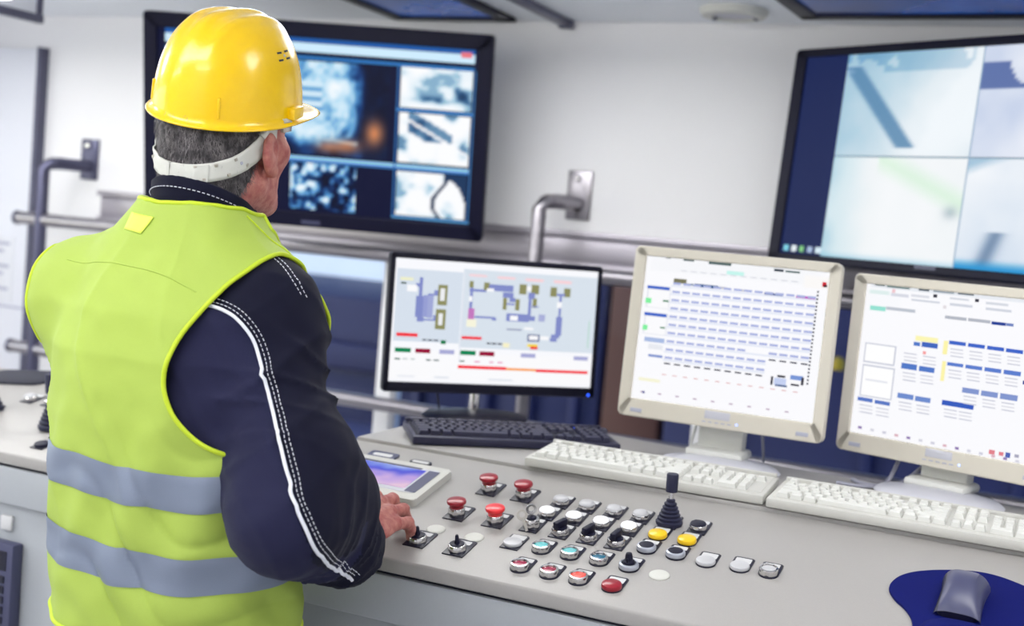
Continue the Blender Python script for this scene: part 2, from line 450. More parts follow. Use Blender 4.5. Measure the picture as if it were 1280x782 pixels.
# window: frame, mullions, panes
wf = struct('window_1', boxes([(WX0, WX1, WALL_Y, WALL_Y + .07, WZ0, WZ0 + .05), (WX0, WX1, WALL_Y, WALL_Y + .07, WZ1 - .03, WZ1),
       (WX0, WX0 + .05, WALL_Y, WALL_Y + .07, WZ0, WZ1), (WX1 - .05, WX1, WALL_Y, WALL_Y + .07, WZ0, WZ1)], 0.004), 'white_wall')
mul = [-2.07, -0.95, 0.25]
mm = box(-.03, .03, -.012, .07, WZ0 + .04, WZ1 - .02, 0.004)
for x in mul: part('mullion', mm, wf, T((x, WALL_Y, 0)), 'white_wall')
xs = [WX0 + .05] + mul + [WX1 - .05]
for a, b in zip(xs, xs[1:]): part('pane', box(a, b, WALL_Y + .03, WALL_Y + .036, WZ0 + .04, WZ1 - .02), wf, None, 'window_glass')
# white door at the far left of the back wall, with panel seam and a faint notice
dr = struct('door_1', box(-4.58, -3.70, WALL_Y - .03, WALL_Y, 0.0, 2.0, 0.004), 'door_white')
part('door_edge', box(-3.70, -3.682, WALL_Y - .045, WALL_Y, 0.0, 2.005), dr, None, 'dark_edge')
part('panel_seam', box(-4.58, -3.70, WALL_Y - .032, WALL_Y - .03, 0.978, 0.986), dr, None, 'ink_grey')
nt = part('notice', box(-4.02, -3.78, WALL_Y - .033, WALL_Y - .03, 1.0, 1.26), dr, None, 'paper')
for k in range(7):
    part('print_line', box(-4.0, -3.80 - 0.03 * (k % 3), WALL_Y - .0335, WALL_Y - .033, 1.225 - k * .03, 1.238 - k * .03), nt, None, 'ink_grey')

# ceiling: skylights, lamps, downlight, strip
def skylight(n, x0, x1, y0, y1, rz):
    M = T(((x0 + x1)/2, (y0 + y1)/2, CEIL_Z)) @ RZ(rz); w, d = x1 - x0, y1 - y0
    fr = struct('window_%d' % n, boxes([(-w/2, w/2, -d/2, -d/2 + .05, -.012, 0), (-w/2, w/2, d/2 - .05, d/2, -.012, 0),
           (-w/2, -w/2 + .05, -d/2, d/2, -.012, 0), (w/2 - .05, w/2, -d/2, d/2, -.012, 0)], 0.002), 'tv_bezel', M)
    part('pane', box(-w/2 + .04, w/2 - .04, -d/2 + .04, d/2 - .04, -.006, 0), fr, M, 'skylight_blue')
skylight(2, -2.10, -1.66, 2.95, 3.57, 0.02)
skylight(3, -0.76, 0.20, 2.85, 3.46, -0.06)
for k, (x, y, sx, sy, w) in enumerate(LAMPS):
    where = ['over the aisle left of the worker', 'behind the worker above the camera side', 'over the right end of the desk', 'at the rear left of the room',
             'at the rear right of the room', 'between the worker and the window wall', 'near the white door'][k]
    lt = thing('ceiling_lamp', (x, y, CEIL_Z), 'long white ceiling lamp ' + where, 'lamp', 'ceiling lamps')
    for hx in (-.4, .4): part('hanger', box(x + hx - .01, x + hx + .01, y - .01, y + .01, CEIL_Z - .075, CEIL_Z, .002), lt, None, 'grey_plastic')  # hangers added to drop the unseen lamps, so their glow brightens the ceiling
    part('diffuser', box(x - sx/2, x + sx/2, y - sy/2, y + sy/2, CEIL_Z - .11, CEIL_Z - .07, .01), lt, None, 'lamp_white')
    ld = bpy.data.lights.new('lamp_light', 'AREA'); ld.shape = 'RECTANGLE'; ld.size = sx; ld.size_y = sy; ld.energy = w; ld.color = LAMP_COLOR
    lo = bpy.data.objects.new('lamp_light', ld); link(lo); lo.parent = lt; lo.matrix_parent_inverse = Matrix.Translation((x, y, CEIL_Z)).inverted()
    lo.matrix_basis = T((x, y, CEIL_Z - .114))
dl = thing('downlight', (-0.918, 3.41, CEIL_Z), 'round white recessed ceiling spotlight above the right wall screen', 'lamp')
M = T((-0.918, 3.41, CEIL_Z))
part('ring', lathe([(.05, -.004), (.062, -.022), (.088, -.02), (.097, -.008), (.097, 0)], 32, cap=False), dl, M, 'strap_white')
part('reflector', lathe([(.02, -.004), (.055, -.012), (.06, -.016)], 24), dl, M, 'grey_plastic')
for s in (-1, 1): part('clip', box(-.006, .006, -.006, .006, -.026, -.015, .002), dl, M @ T((s * .06, .02, 0)), 'dark_edge')
cs = thing('ceiling_strip', (-1.5, 3.3, CEIL_Z), 'slim dark metal strip fixed to the ceiling above the pipe bracket', 'strip')
part('channel', box(-1.522, -1.482, 2.9, 3.60, CEIL_Z - .02, CEIL_Z, .004), cs, None, 'rail_dark')
part('end_cap', box(-1.525, -1.479, 3.58, 3.605, CEIL_Z - .026, CEIL_Z, .004), cs, None, 'dark_edge')
hb = thing('hanging_frame', (-3.2, 3.08, CEIL_Z), 'dark steel frame hanging from the ceiling in the far left corner', 'frame')
part('bar', box(-3.215, -3.185, 2.2, 3.1, 2.012, 2.04, .003), hb, None, 'dark_edge')
for yy in (3.085, 2.22): part('hanger', box(-3.212, -3.188, yy - .012, yy + .012, 2.02, CEIL_Z, .003), hb, None, 'dark_edge')
part('pale_panel', box(-3.205, -3.195, 2.23, 3.075, 2.035, CEIL_Z - .01), hb, None, 'out_pale')

# ------------------------------------------------------------------ outside the window
struct('outside_ground', box(-40, 40, WALL_Y + .1, 60, -3.1, -3.0), 'out_ground')
def machine(name, label, m, blocks, ribs=0):
    x = (blocks[0][0] + blocks[0][1]) / 2; y = (blocks[0][2] + blocks[0][3]) / 2
    t = thing(name, (x, y, -3), label, 'machine')
    for k, b in enumerate(blocks): part('body' if k == 0 else 'section', box(*b, .03), t, None, m)
    b = blocks[0]
    for k in range(ribs):
        xx = b[0] + (k + .5) * (b[1] - b[0]) / ribs
        part('rib', box(xx - .03, xx + .03, b[2] - .05, b[2] + .02, b[4] + .2, b[5] - .05, .008), t, None, m)
    return t
machine('plant_hall', 'large white building far outside the window', 'out_pale', [(-30, 12, 22, 26, -3, 9)])
t = machine('plant_machine', 'dark blue low machine outside the window beside the white mullion', 'out_navy', [(-7.5, -3.32, 7.0, 9.0, -3, 0.90), (-7.0, -3.6, 6.9, 7.05, 0.42, 0.60)], 5)
part('walkway', box(-7.6, -3.2, 6.3, 6.9, 0.02, 0.09, .01), t, None, 'out_lilac')
machine('plant_machine', 'tall navy silo block outside behind the black monitor', 'out_navy', [(-3.2, -2.35, 6.6, 9.0, -3, 3.2)], 3)
machine('plant_machine', 'rust brown hopper outside just right of the black monitor', 'out_brown', [(-2.3, -1.95, 6.5, 8.0, -3, 3.2)], 0)
t = machine('plant_machine', 'long navy machine wall outside behind the beige monitors', 'out_navy', [(-1.9, 3.2, 6.4, 9.0, -3, 3.2)], 7)
part('warning_lamp', lathe([(.05, 0), (.06, .02), (.06, .08), (.03, .12)], 16), t, T((-0.985, 6.33, 0.88)) @ Matrix.Scale(.55, 4), 'out_yellow')

# ------------------------------------------------------------------ guard rail in front of the window
gr = thing('guard_rail', (-2.5, 3.45, 0.0), 'grey tubular steel guard rail on wall brackets before the window', 'railing')
RYY = 3.45
for z in (1.345, 0.855):
    part('rail', tube([(-3.62, RYY, z), (-2.5, RYY, z), (1.5, RYY, z)], 0.0235, 16), gr, None, 'rail_steel')
    part('end_cap', lathe([(.026, 0), (.027, .012), (.02, .02), (.004, .024)], 16), gr, T((-3.615, RYY, z)) @ RY(-pi/2), 'rail_dark')
def guard_post(x, m):
    post = part('post', tube([(x, RYY - .005, 0.0), (x, RYY - .005, 1.2), (x, RYY - .005, 1.535), (x + .008, RYY + .01, 1.553), (x + .03, RYY + .03, 1.56)], .0225, 14), gr, None, m)
    part('arm', tube([(x + .015, RYY + .012, 1.557), (x + .03, RYY + .04, 1.56), (x + .06, WALL_Y - .01, 1.56)], .0235, 14), post, None, m)
    pl = part('wall_plate', box(x + .02, x + .10, WALL_Y - .012, WALL_Y, 1.51, 1.665, .003), post, None, m)
    part('foot_plate', box(x - .05, x + .05, RYY - .05, RYY + .05, 0, .012, .002), post, None, m)
    return pl
for x, m in ((-3.50, 'rail_dark'), (-1.475, 'rail_steel'), (0.55, 'rail_steel')):
    pl = guard_post(x, m)
for x in (-3.50, -1.475, 0.55):
    part('bolt', lathe([(.011, 0), (.011, .006), (.006, .01)], 10), gr, T((x + .055, WALL_Y - .012, 1.64)) @ RX(pi/2), 'chrome')

# ------------------------------------------------------------------ wall screens
def pose(cx, cy, cz, yaw, tilt):
    ax = Vector((cos(yaw), sin(yaw), 0)); n = Vector((-sin(yaw), cos(yaw), 0)); up = Vector((0, 0, 1)) * cos(tilt) + n * sin(tilt)
    return frame((cx, cy, cz), ax, up)
rng = np.random.RandomState(3)
def fbm(R, C, octs, seed):
    r = np.random.RandomState(seed); out = np.zeros((R, C)); tot = 0
    for k, (n, a) in enumerate(octs):
        g = r.rand(n + 2, int(n * 1.6) + 2); yy = np.linspace(0, n, R); xx = np.linspace(0, int(n * 1.6), C)
        y0 = yy.astype(int); x0 = xx.astype(int); fy = (yy - y0)[:, None]; fx = (xx - x0)[None]
        fy = fy*fy*(3 - 2*fy); fx = fx*fx*(3 - 2*fx)
        v = (g[np.ix_(y0, x0)]*(1-fx) + g[np.ix_(y0, x0+1)]*fx)*(1-fy) + (g[np.ix_(y0+1, x0)]*(1-fx) + g[np.ix_(y0+1, x0+1)]*fx)*fy
        out += a * v; tot += a
    return out / tot
def ramp(v, stops):
    xs_ = [s[0] for s in stops]
    return np.stack([np.interp(v, xs_, [s[1][i] for s in stops]) for i in range(3)], -1)
BLUES = [(0.0, (8, 14, 40)), (0.35, (22, 60, 120)), (0.55, (80, 150, 205)), (0.75, (190, 226, 246)), (1.0, (250, 253, 255))]
WHITES = [(0.0, (10, 24, 54)), (0.28, (52, 96, 140)), (0.42, (150, 190, 214)), (0.6, (226, 240, 248)), (1.0, (252, 253, 255))]
def blob(R, C, u, v, su, sv):
    yy = np.linspace(0, 1, R)[:, None]; xx = np.linspace(0, 1, C)[None]
    return np.exp(-((xx - u)/su)**2 - ((yy - v)/sv)**2)
def contrast(a, lo, hi): return np.clip((a - lo) / (hi - lo), 0, 1)
def cam_big():
    R, C = 46, 44; f = fbm(R, C, [(3, 1), (8, .7), (20, .5)], 5)
    yy = np.linspace(0, 1, R)[:, None]; xx = np.linspace(0, 1, C)[None]
    base = contrast(f, .3, .75) * .55
    body = np.clip(1.3 - np.abs((xx - .32)/.42)**3 - np.abs((yy - .6)/.5)**4, 0, 1)
    v = base * .6 + body * (.42 + .3 * f)
    v = np.where((xx < .36) & (xx > .06) & (yy > .42) & (yy < .80), .72 + .18 * np.sin(yy * 60), v)
    arc = np.exp(-((np.hypot((xx - .15)/1.0, (yy - .42)/.9) - .52)/.05)**2) * (yy > .2); v = np.maximum(v, arc * .62)
    v = v * np.where(xx > .76, .35, 1.0)
    v = np.maximum(v, np.exp(-((yy - .22 + .1*xx)/.03)**2) * .7 * (xx < .7))
    g = ramp(v, BLUES)
    o = blob(R, C, .87, .28, .09, .14) + .8 * blob(R, C, .62, .12, .13, .08) + .7 * blob(R, C, .42, .10, .12, .07)
    return g * (1 - .8*np.clip(o, 0, 1))[..., None] + np.clip(o, 0, 1)[..., None] * np.array([236, 150, 90]) * .85
def cam_side(seed, diag):
    R, C = 34, 36; f = fbm(R, C, [(3, 1), (6, .6), (14, .2)], seed); v = contrast(f, .28, .66)
    yy = np.linspace(0, 1, R)[:, None]; xx = np.linspace(0, 1, C)[None]
    if diag == 1:
        v = np.minimum(v + .35, 1); s = np.abs(yy - (.95 - .75*xx)); v = np.where((s < .22) & (xx > .12) & (xx < .75) & (yy > .45), v * .35, v); v = np.where(s < .03, 1, v)
    if diag == 2:
        v = np.minimum(v + .4, 1); v = np.where(np.abs(xx - .62 + .1*np.sin(yy*5)) < .03, .1, v); v = np.where((xx > .66) & (np.hypot((xx-.66)/.34, (yy-.1)/.8) > 1), .12, v)
    if diag == 0:
        v = np.minimum(v * .7 + .4, 1); v = v * (1 - .75*blob(R, C, .85, .35, .12, .18)) * (1 - .5*blob(R, C, .4, .2, .4, .1))
    return ramp(v, WHITES)
def cam_spots():
    f = fbm(44, 40, [(4, .8), (9, 1), (18, .35)], 21); return ramp(contrast(f, .30, .74) * .95, BLUES)
def wall_screen(name, label, P7, rects, grids, sw, sh, bg, depth=.05):
    cx, cy, cz, yw, tl, w, h = P7; M = pose(cx, cy, cz, yw, tl)
    t = thing(name, M @ T((0, depth, -h/2)), label, 'screen')
    part('bezel', ring_prism(rrect(w, h, .012), rrect(sw, sh, .002), 0.0, depth, .004), t, M, 'tv_bezel')
    part('back_cover', box(-w/2 + .01, w/2 - .01, .02, depth + .015, -h/2 + .01, h/2 - .01, .01), t, M, 'black_plastic')
    part('screen', picture(rects, sw, sh, grids, bg), t, M @ T((0, .008, 0)), 'screen_tv')
    part('logo_plate', box(-.03, .03, -.001, .002, -h/2 + .012, -h/2 + .022), t, M, 'mouse_grey')
    c = M @ Vector((0, depth, 0)); ma = part('wall_arm', box(-.12, .12, depth + .01, depth + .03, -.12, .12, .004), t, M, 'rail_dark')
    end = Vector((c.x, WALL_Y, c.z)); part('arm_tube', tube([c, (c + end)/2 + Vector((.05, 0, 0)), end], .025, 12), ma, None, 'rail_dark')
    part('arm_plate', box(c.x - .08, c.x + .08, WALL_Y - .012, WALL_Y, c.z - .1, c.z + .1, .003), ma, None, 'rail_dark')
    return t
NAVY = (12, 16, 48)
S1W, S1H = .9975, 0.534
k1 = .95
def r1(x0, z0, x1, z1, c): # screen local metres to uv
    x0, z0, x1, z1 = x0*k1, z0*k1, x1*k1, z1*k1
    return ((x0)/S1W + .5, z0/S1H + .5, x1/S1W + .5, z1/S1H + .5, c)
tv1_r = [r1(-.50, .238, .515, .266, (206, 236, 255)), r1(-.50, .268, .515, .281, (30, 92, 170)), r1(-.50, .215, .515, .225, (46, 120, 190)),
         r1(-.48, -.108, .515, -.097, (150, 205, 240)), r1(-.48, -.116, .515, -.108, (60, 120, 190)),
         r1(.268, -.275, .274, .215, (40, 96, 160)), r1(.268, .074, .52, .082, (70, 140, 210)), r1(.268, -.275, .525, -.268, (90, 160, 215)),
         r1(.518, -.275, .522, .215, (60, 120, 180)), r1(-.255, -.097, -.25, .215, (30, 70, 130)), r1(.47, .255, .505, .272, (236, 120, 130))]
def g1(x0, z0, x1, z1): return r1(x0, z0, x1, z1, 0)[:4]
tv1_g = [(cam_big(), g1(-.10, -.09, .245, .21)), (cam_spots(), g1(-.075, -.272, .145, -.118)), (cam_side(31, 0), g1(.28, .086, .512, .214)),
         (cam_side(32, 1), g1(.28, -.09, .512, .07)), (cam_side(33, 2), g1(.28, -.264, .512, -.12)), (cam_spots(), g1(-.49, -.09, -.26, .21))]
wall_screen('wall_screen', 'black framed wall screen with blue camera pictures behind the helmet', [-2.1442, 3.1859, 1.7238, .3331, -.1759, 1.0866, .6302], tv1_r, tv1_g, S1W, S1H, NAVY)
# right screen: four pale camera pictures beside a dark strip
def pale(seed, kind):
    R, C = 46, 50; f = fbm(R, C, [(2, 1), (5, .5), (12, .18)], seed); yy = np.linspace(0, 1, R)[:, None] + 0*f; xx = np.linspace(0, 1, C)[None] + 0*f
    if kind == 0:
        g = ramp(.35*f + .25 + .55*np.clip(1.2*xx + .5*(1 - yy) - .25, 0, 1), [(0, (96, 150, 190)), (.5, (178, 208, 224)), (.8, (226, 236, 242)), (1, (240, 246, 250))])
        s = np.abs((xx - .06) - .50*(.86 - yy)/.86*1.05); m = (s < .085) & (yy > .08) & (yy < .88); a = (np.clip((.085 - s)/.03, 0, 1) * m)[..., None] * .85
        g = g*(1 - a) + a*np.array([84, 132, 172])
        g = g + ((f > .52) & (yy > .82))[..., None] * np.array([24, 18, 14]) - ((f < .42) & (yy > .8))[..., None]*np.array([40, 26, 16])
    elif kind == 1:
        g = ramp(.5*f + .45, [(0, (130, 150, 196)), (.5, (196, 208, 232)), (1, (246, 248, 252))])
        d = (yy > .62) & (yy < .86) & (f < .5); g = np.where(d[..., None], np.array([96, 116, 170]), g)
    elif kind == 2:
        g = ramp(.3*f + .75*np.clip(.2 + xx*1.8 - .0*yy, 0, 1), [(0, (140, 190, 212)), (.45, (214, 232, 238)), (.8, (240, 244, 246)), (1, (246, 248, 250))])
        s = np.clip(1 - np.abs(yy - (1.0 - .42*(xx - .35)/.65))/.16, 0, 1) * (xx > .35); g = g*(1 - .6*s[..., None]) + .6*s[..., None]*np.array([204, 240, 206])
        a = np.exp(-((xx - .93)/.05)**2 - ((yy - .5)/.06)**2)[..., None]*.6; g = g*(1 - a) + a*np.array([150, 170, 180])
        a = np.clip((.06 - yy)/.06, 0, 1)[..., None]*.5; g = g*(1 - a) + a*np.array([120, 186, 216])
    else:
        g = ramp(.35*f + .5 + .2*yy, [(0, (90, 130, 180)), (.55, (206, 220, 236)), (1, (248, 250, 252))])
        a = np.clip((yy - .9)/.1 + (.12 - xx)/.2, 0, 1)[..., None]*.6; g = g*(1 - a) + a*np.array([110, 160, 196])
        for u0 in (.18, .62):
            a = np.exp(-((xx - u0 - .25*yy)/.06)**2)*(yy < .35); g = g*(1 - .8*a[..., None]) + .8*a[..., None]*np.array([96, 124, 158])
        a = np.clip((.1 - yy)/.08, 0, 1)[..., None]; g = g*(1 - a) + a*np.array([40, 150, 210])
    return g
S2W, S2H = .925, 0.544
q0, q1, q2 = .5 - .3256/S2W, .5 + .0694/S2W, .5 + .5
tv2_g = [(pale(41, 0), (q0, .502, q1, 1)), (pale(42, 1), (q1 + .004, .502, .98, 1)), (pale(43, 2), (q0, 0, q1, .494)), (pale(44, 3), (q1 + .004, 0, .98, .494))]
tv2_r = [(q0, .494, .98, .500, (150, 176, 190)), (q1, 0, q1 + .004, 1, (150, 176, 200))]
for k, (c, w) in enumerate((((130, 210, 230), .018), ((236, 246, 250), .018), ((130, 200, 130), .016), ((170, 190, 220), .018), ((220, 240, 250), .02))):
    tv2_r.append((.012 + k*.029, .012, .012 + k*.029 + w, .042, c))
wall_screen('wall_screen', 'large black framed wall screen with four pale camera pictures at right', [-.3025, 3.2041, 1.7364, -.4692, .0668, .999, .5898], tv2_r, tv2_g, S2W, S2H, (22, 36, 84))

# ------------------------------------------------------------------ the control console
SL = 0.2254
def PM(x, s, h=0.0, rot=0.0, y0=1.7328, z0=0.9503):
    """frame on the sloping control panel: local x along the desk, y up the slope, z out of the panel"""
    c, n = cos(SL), sin(SL)
    return Matrix(((1, 0, 0, x), (0, c, -n, y0 + s*c - h*n), (0, n, c, z0 + s*n + h*c), (0, 0, 0, 1))) @ RZ(rot)
def profile_slab(name, parent, pts, x0, x1, m, bev=0.0):
    """closed outline in (y, z) extruded along x"""
    bm = bmesh.new(); n = len(pts)
    a = [bm.verts.new((x0, y, z)) for y, z in pts]; b = [bm.verts.new((x1, y, z)) for y, z in pts]
    bm.faces.new(a); bm.faces.new(list(reversed(b)))
    for i in range(n): bm.faces.new((a[i], b[i], b[(i+1) % n], a[(i+1) % n]))
    if bev > 0:
        es = [e for e in bm.edges if abs(e.verts[0].co.x - e.verts[1].co.x) > 1e-6]
        bmesh.ops.bevel(bm, geom=es, offset=bev, segments=3, affect='EDGES', profile=0.5)
    return part(name, from_bm(bm, True, 30), parent, None, m)
con = thing('control_console', (-0.35, 1.9, 0), 'long grey steel control console with sloping button panel', 'console')
CX0, CX1 = -1.335, 0.75
def console_shell(con, CX0, CX1, dy, back):
    fy = 1.668 + dy; fz = 0.9355
    cs, sn = cos(SL), sin(SL)
    by = fy + back * cs; bz = fz + back * sn
    profile_slab('panel_top', con, [(fy, fz), (by, bz), (by, bz - .03), (fy + .03, fz - .0235), (fy, fz - .0235)], CX0, CX1, 'console_paint', .004)
    profile_slab('shadow_gap', con, [(fy + .012, fz - .02), (fy + .05, fz - .02), (fy + .05, fz - .04), (fy + .012, fz - .04)], CX0 + .002, CX1 - .002, 'gap_black')
    profile_slab('front_fascia', con, [(fy + .003, fz - .0295), (fy + .07, fz - .0295), (fy + .07, fz - .105), (fy + .003, fz - .105)], CX0, CX1, 'console_front', .003)
    profile_slab('front_cabinet', con, [(fy + .018, fz - .105), (by, fz - .105), (by, .08), (fy + .018, .08)], CX0 + .004, CX1 - .004, 'console_front', .003)
    profile_slab('plinth', con, [(fy + .07, .08), (by - .03, .08), (by - .03, 0), (fy + .07, 0)], CX0 + .03, CX1 - .03, 'gap_black')
    profile_slab('inner_body', con, [(fy + .05, fz - .106), (fy + .05, fz - .03), (by, bz - .031), (by, fz - .106)], CX0 + .002, CX1 - .002, 'console_front')
    seam = [CX0 + .002 + k * .52 for k in range(1, int((CX1 - CX0) / .52) + 1)]
    for x in seam: part('door_seam', box(x - .002, x + .002, fy + .016, fy + .019, .09, fz - .107), con, None, 'gap_black')
    return by, bz
console_shell(con, CX0, CX1, 0.0, 0.414)
# raised ledge for keyboards and monitors
LZ = 1.0345
led = part('ledge', prism([(-1.237, 2.071), (CX1, 2.071), (CX1, 2.40), (-0.37, 2.47), (-0.99, 2.56), (-1.237, 2.53)], 1.0205, LZ, .004), con, None, 'console_paint')
part('ledge_lip', box(-1.234, CX1, 2.0735, 2.09, 1.0165, 1.0225, .002), led, None, 'console_front')
part('ledge_support', box(-1.2, CX1 - .02, 2.10, 2.38, .08, 1.021), con, None, 'console_front')

# --- panel devices -------------------------------------------------
def knurl(depth, every=2):
    return lambda r, z, i: r - (depth if i % every else 0)
def plate_pts(front, L=.036, w=.0158):
    if front == 'round':
        pts = [(w*1.0*cos(a), w*1.0*sin(a)) for a in np.linspace(pi, 2*pi, 13)]
    else: pts = [(-w, -.0175), (w, -.0175)]
    return pts + [(w, L - .003), (w - .003, L), (-w + .003, L), (-w, L - .003)]
ME = {}
ME['plate_round'] = prism(plate_pts('round'), 0, .0022, .0004)
ME['plate_square'] = prism(plate_pts('square', .034), 0, .0022, .0004)
ME['plate_long'] = prism([(-.0185, -.019), (.0185, -.019), (.0185, .035), (.0155, .038), (-.0155, .038), (-.0185, .035)], 0, .0022, .0004)
ME['label'] = prism(rrect(.0235, .0115, .0015, 2, 0, .0265), .0022, .0027)
ME['label_wide'] = prism(rrect(.025, .016, .0015, 2, 0, .0235), .0022, .0027)
ME['flush_bezel'] = lathe([(.0135, .002), (.0146, .003), (.0147, .010), (.0140, .0118), (.0118, .0122), (.0112, .0105)], 40, cap=False, mod=lambda r, z, i: r - (.0005 if (i % 10 == 0 and r > .014) else 0))
ME['flush_lens'] = lathe([(.0114, .004), (.0113, .0096), (.010, .0104), (.005, .0108), (.0005, .0109)], 28)
ME['dome_bezel'] = lathe([(.0125, .002), (.0138, .003), (.0146, .0085), (.0143, .0105), (.0134, .0112)], 36, cap=False)
ME['dome_lens'] = lathe([(.0136, .0095), (.0134, .0115), (.0122, .0138), (.009, .0152), (.004, .0159), (.0005, .016)], 32)
ME['dark_lens'] = lathe([(.0134, .010), (.0128, .0128), (.0100, .0138), (.0005, .0140)], 32)
ME['silver_bezel'] = lathe([(.0140, .002), (.0156, .0035), (.0158, .007), (.0148, .0096), (.0122, .0108), (.0115, .010)], 36, cap=False)
ME['silver_lens'] = lathe([(.0122, .004), (.012, .0106), (.009, .0112), (.0005, .0113)], 28)
ME['cap_dome'] = lathe([(.0150, .002), (.0158, .0035), (.0158, .006), (.0146, .0088), (.010, .0106), (.004, .0113), (.0005, .0114)], 32)
ME['cap_flat'] = lathe([(.0146, .002), (.0154, .003), (.0154, .0055), (.0145, .0072), (.012, .0080), (.0005, .0082)], 32)
ME['plug'] = lathe([(.0160, 0), (.0160, .0015), (.0146, .0028), (.0130, .0032), (.0005, .0032)], 32)
ME['mush_base'] = lathe([(.0135, .002), (.0142, .003), (.0142, .0150), (.0132, .0165), (.010, .0165)], 36, mod=knurl(.0007, 3))
ME['mush_cap'] = lathe([(.0122, .014), (.0124, .0205), (.0135, .0230), (.0164, .0245), (.0170, .0265), (.0160, .0295), (.012, .0312), (.005, .0320), (.0005, .0321)], 36)
ME['sel_base'] = lathe([(.0138, .002), (.0148, .003), (.0148, .0110), (.0138, .0125), (.0115, .0128)], 36, mod=knurl(.0006, 3))
ME['sel_disc'] = lathe([(.0122, .010), (.0120, .0136), (.0108, .0142), (.0005, .0143)], 28)
ME['sel_knob'] = join_me([(box(-.0048, .0048, -.0135, .0135, .0135, .0255, .002), None), (box(-.0008, .0008, .004, .0137, .0245, .0258, .0003), None)])
ME['lever'] = join_me([(lathe([(.0045, .013), (.0042, .017), (.0032, .020), (.0030, .026), (.0020, .0285)], 14), None)])
ME['lever_knob'] = join_me([(lathe([(.0100, .0105), (.0090, .0135), (.0062, .0150), (.0056, .0225), (.0046, .0262), (.0020, .0272)], 20), None), (box(-.0015, .0015, -.0085, .0085, .013, .0205, .001), None)])
ME['key_barrel'] = lathe([(.0132, .002), (.0140, .003), (.0140, .017), (.0130, .0185), (.009, .0188), (.009, .0165)], 36, mod=knurl(.0003, 2))
ME['key_core'] = lathe([(.0088, .010), (.0085, .0205), (.0070, .0215), (.0005, .0216)], 20)
def bow():
    bm = bmesh.new(); N = 20
    out = [(.0092*cos(a), .0092*sin(a)) for a in np.linspace(0, 2*pi, N, endpoint=False)]; inn = [(.0048*cos(a), .0048*sin(a) + .001) for a in np.linspace(0, 2*pi, N, endpoint=False)]
    return ring_prism(out, inn, -.001, .001)
ME['key_bow'] = join_me([(bow(), T((0, 0, .0345))), (box(-.003, .003, -.0009, .0009, .019, .028), None)])
ME['spare_key'] = join_me([(bow(), T((0, 0, -.004))), (box(-.0022, .0022, -.0008, .0008, -.031, -.012), None)])
def device(name, x, s, plate, pieces, label=None, lab='label', rot=0.0, root=None, y0=1.7328, z0=.9503):
    """one panel device: the mounting plate carries bezel, cap and so on"""
    M = PM(x, s, 0, 0, y0, z0)
    o = part(name, ME[plate] if plate else ME[pieces[0][1]], root or con, M, 'plate_black' if plate else pieces[0][2], label)
    if plate: part('label_plate', ME[lab], o, M, 'label_white')
    for nm, me, mt, *r in (pieces if plate else pieces[1:]):
        part(nm, ME[me], o, M @ RZ(r[0]) if r else M, mt)
    return o
ROW = dict(A=-.0145, B=.0555, C=.1215, D=.1765, E=.2285)
def flush(x, s, m, lb): device('push_button', x, s, 'plate_round', [('bezel', 'flush_bezel', 'chrome'), ('lens', 'flush_lens', m)], lb)
def dome(x, s, m, lb): device('push_button', x, s, 'plate_square', [('bezel', 'dome_bezel', 'chrome'), ('lens', 'dome_lens', m)], lb)
def silver(x, s, lb): device('push_button', x, s, 'plate_round', [('bezel', 'silver_bezel', 'satin_silver'), ('lens', 'silver_lens', 'black_plastic')], lb)
def capd(x, s, me, m, lb, pl='plate_round'): device('push_button', x, s, pl, [('cap', me, m)], lb, 'label_wide')
def mush(x, s, m, lb): device('mushroom_button', x, s, 'plate_long', [('bezel', 'mush_base', 'chrome'), ('cap', 'mush_cap', m)], lb)
def sel(x, s, a, lb): device('selector_switch', x, s, 'plate_square', [('bezel', 'sel_base', 'chrome'), ('disc', 'sel_disc', 'black_plastic'), ('knob', 'sel_knob', 'black_plastic', a)], lb)
def lever(x, s, lb): device('lever_switch', x, s, 'plate_long', [('bezel', 'sel_base', 'chrome'), ('disc', 'sel_disc', 'black_plastic'), ('lever', 'lever', 'black_plastic')], lb)
flush(-.7165, ROW['A'], 'lens_red', 'dark red flush button in chrome bezel'); flush(-.667, ROW['A'], 'lens_red', 'dark red flush button in chrome bezel')
flush(-.6185, ROW['A'], 'lens_red_lit', 'glowing red flush button in chrome bezel'); capd(-.5645, ROW['A'], 'cap_dome', 'red_cap', 'crimson domed push button')
capd(-.761, ROW['B'], 'cap_flat', 'lens_white', 'white flat push button', 'plate_square')
flush(-.711, ROW['B'], 'lens_teal_lit', 'lit turquoise flush button'); flush(-.6615, ROW['B'], 'lens_teal_lit', 'lit turquoise flush button'); flush(-.612, ROW['B'], 'lens_teal', 'dark teal flush button')
device('lever_switch', -.562, ROW['B'], 'plate_round', [('bezel', 'silver_bezel', 'satin_silver'), ('knob', 'lever_knob', 'black_plastic')], 'silver switch with black lever')
device('blank_plug', -.5115, ROW['B'] - .003, None, [('plug', 'plug', 'plug_white')], 'round white blank plug')
for k, x in enumerate((-.7048, -.6552, -.6072)): sel(x, ROW['C'], -.35 + .1*k, 'chrome selector switch with black knob')
silver(-.5568, ROW['C'] + .003, 'silver button with black face'); silver(-.508, ROW['C'] + .002, 'silver button with black face')
capd(-.4575, ROW['C'] - .002, 'cap_flat', 'lens_white', 'white flat push button'); capd(-.4046, ROW['C'] + .003, 'cap_flat', 'lens_white', 'white flat push button')
flush(-.3595, ROW['C'] + .003, 'lens_white', 'white flush button in chrome bezel')
for x in (-.7526, -.7035, -.6542, -.6055): dome(x, ROW['D'], 'lens_white_lit', 'lit white domed button in chrome bezel')
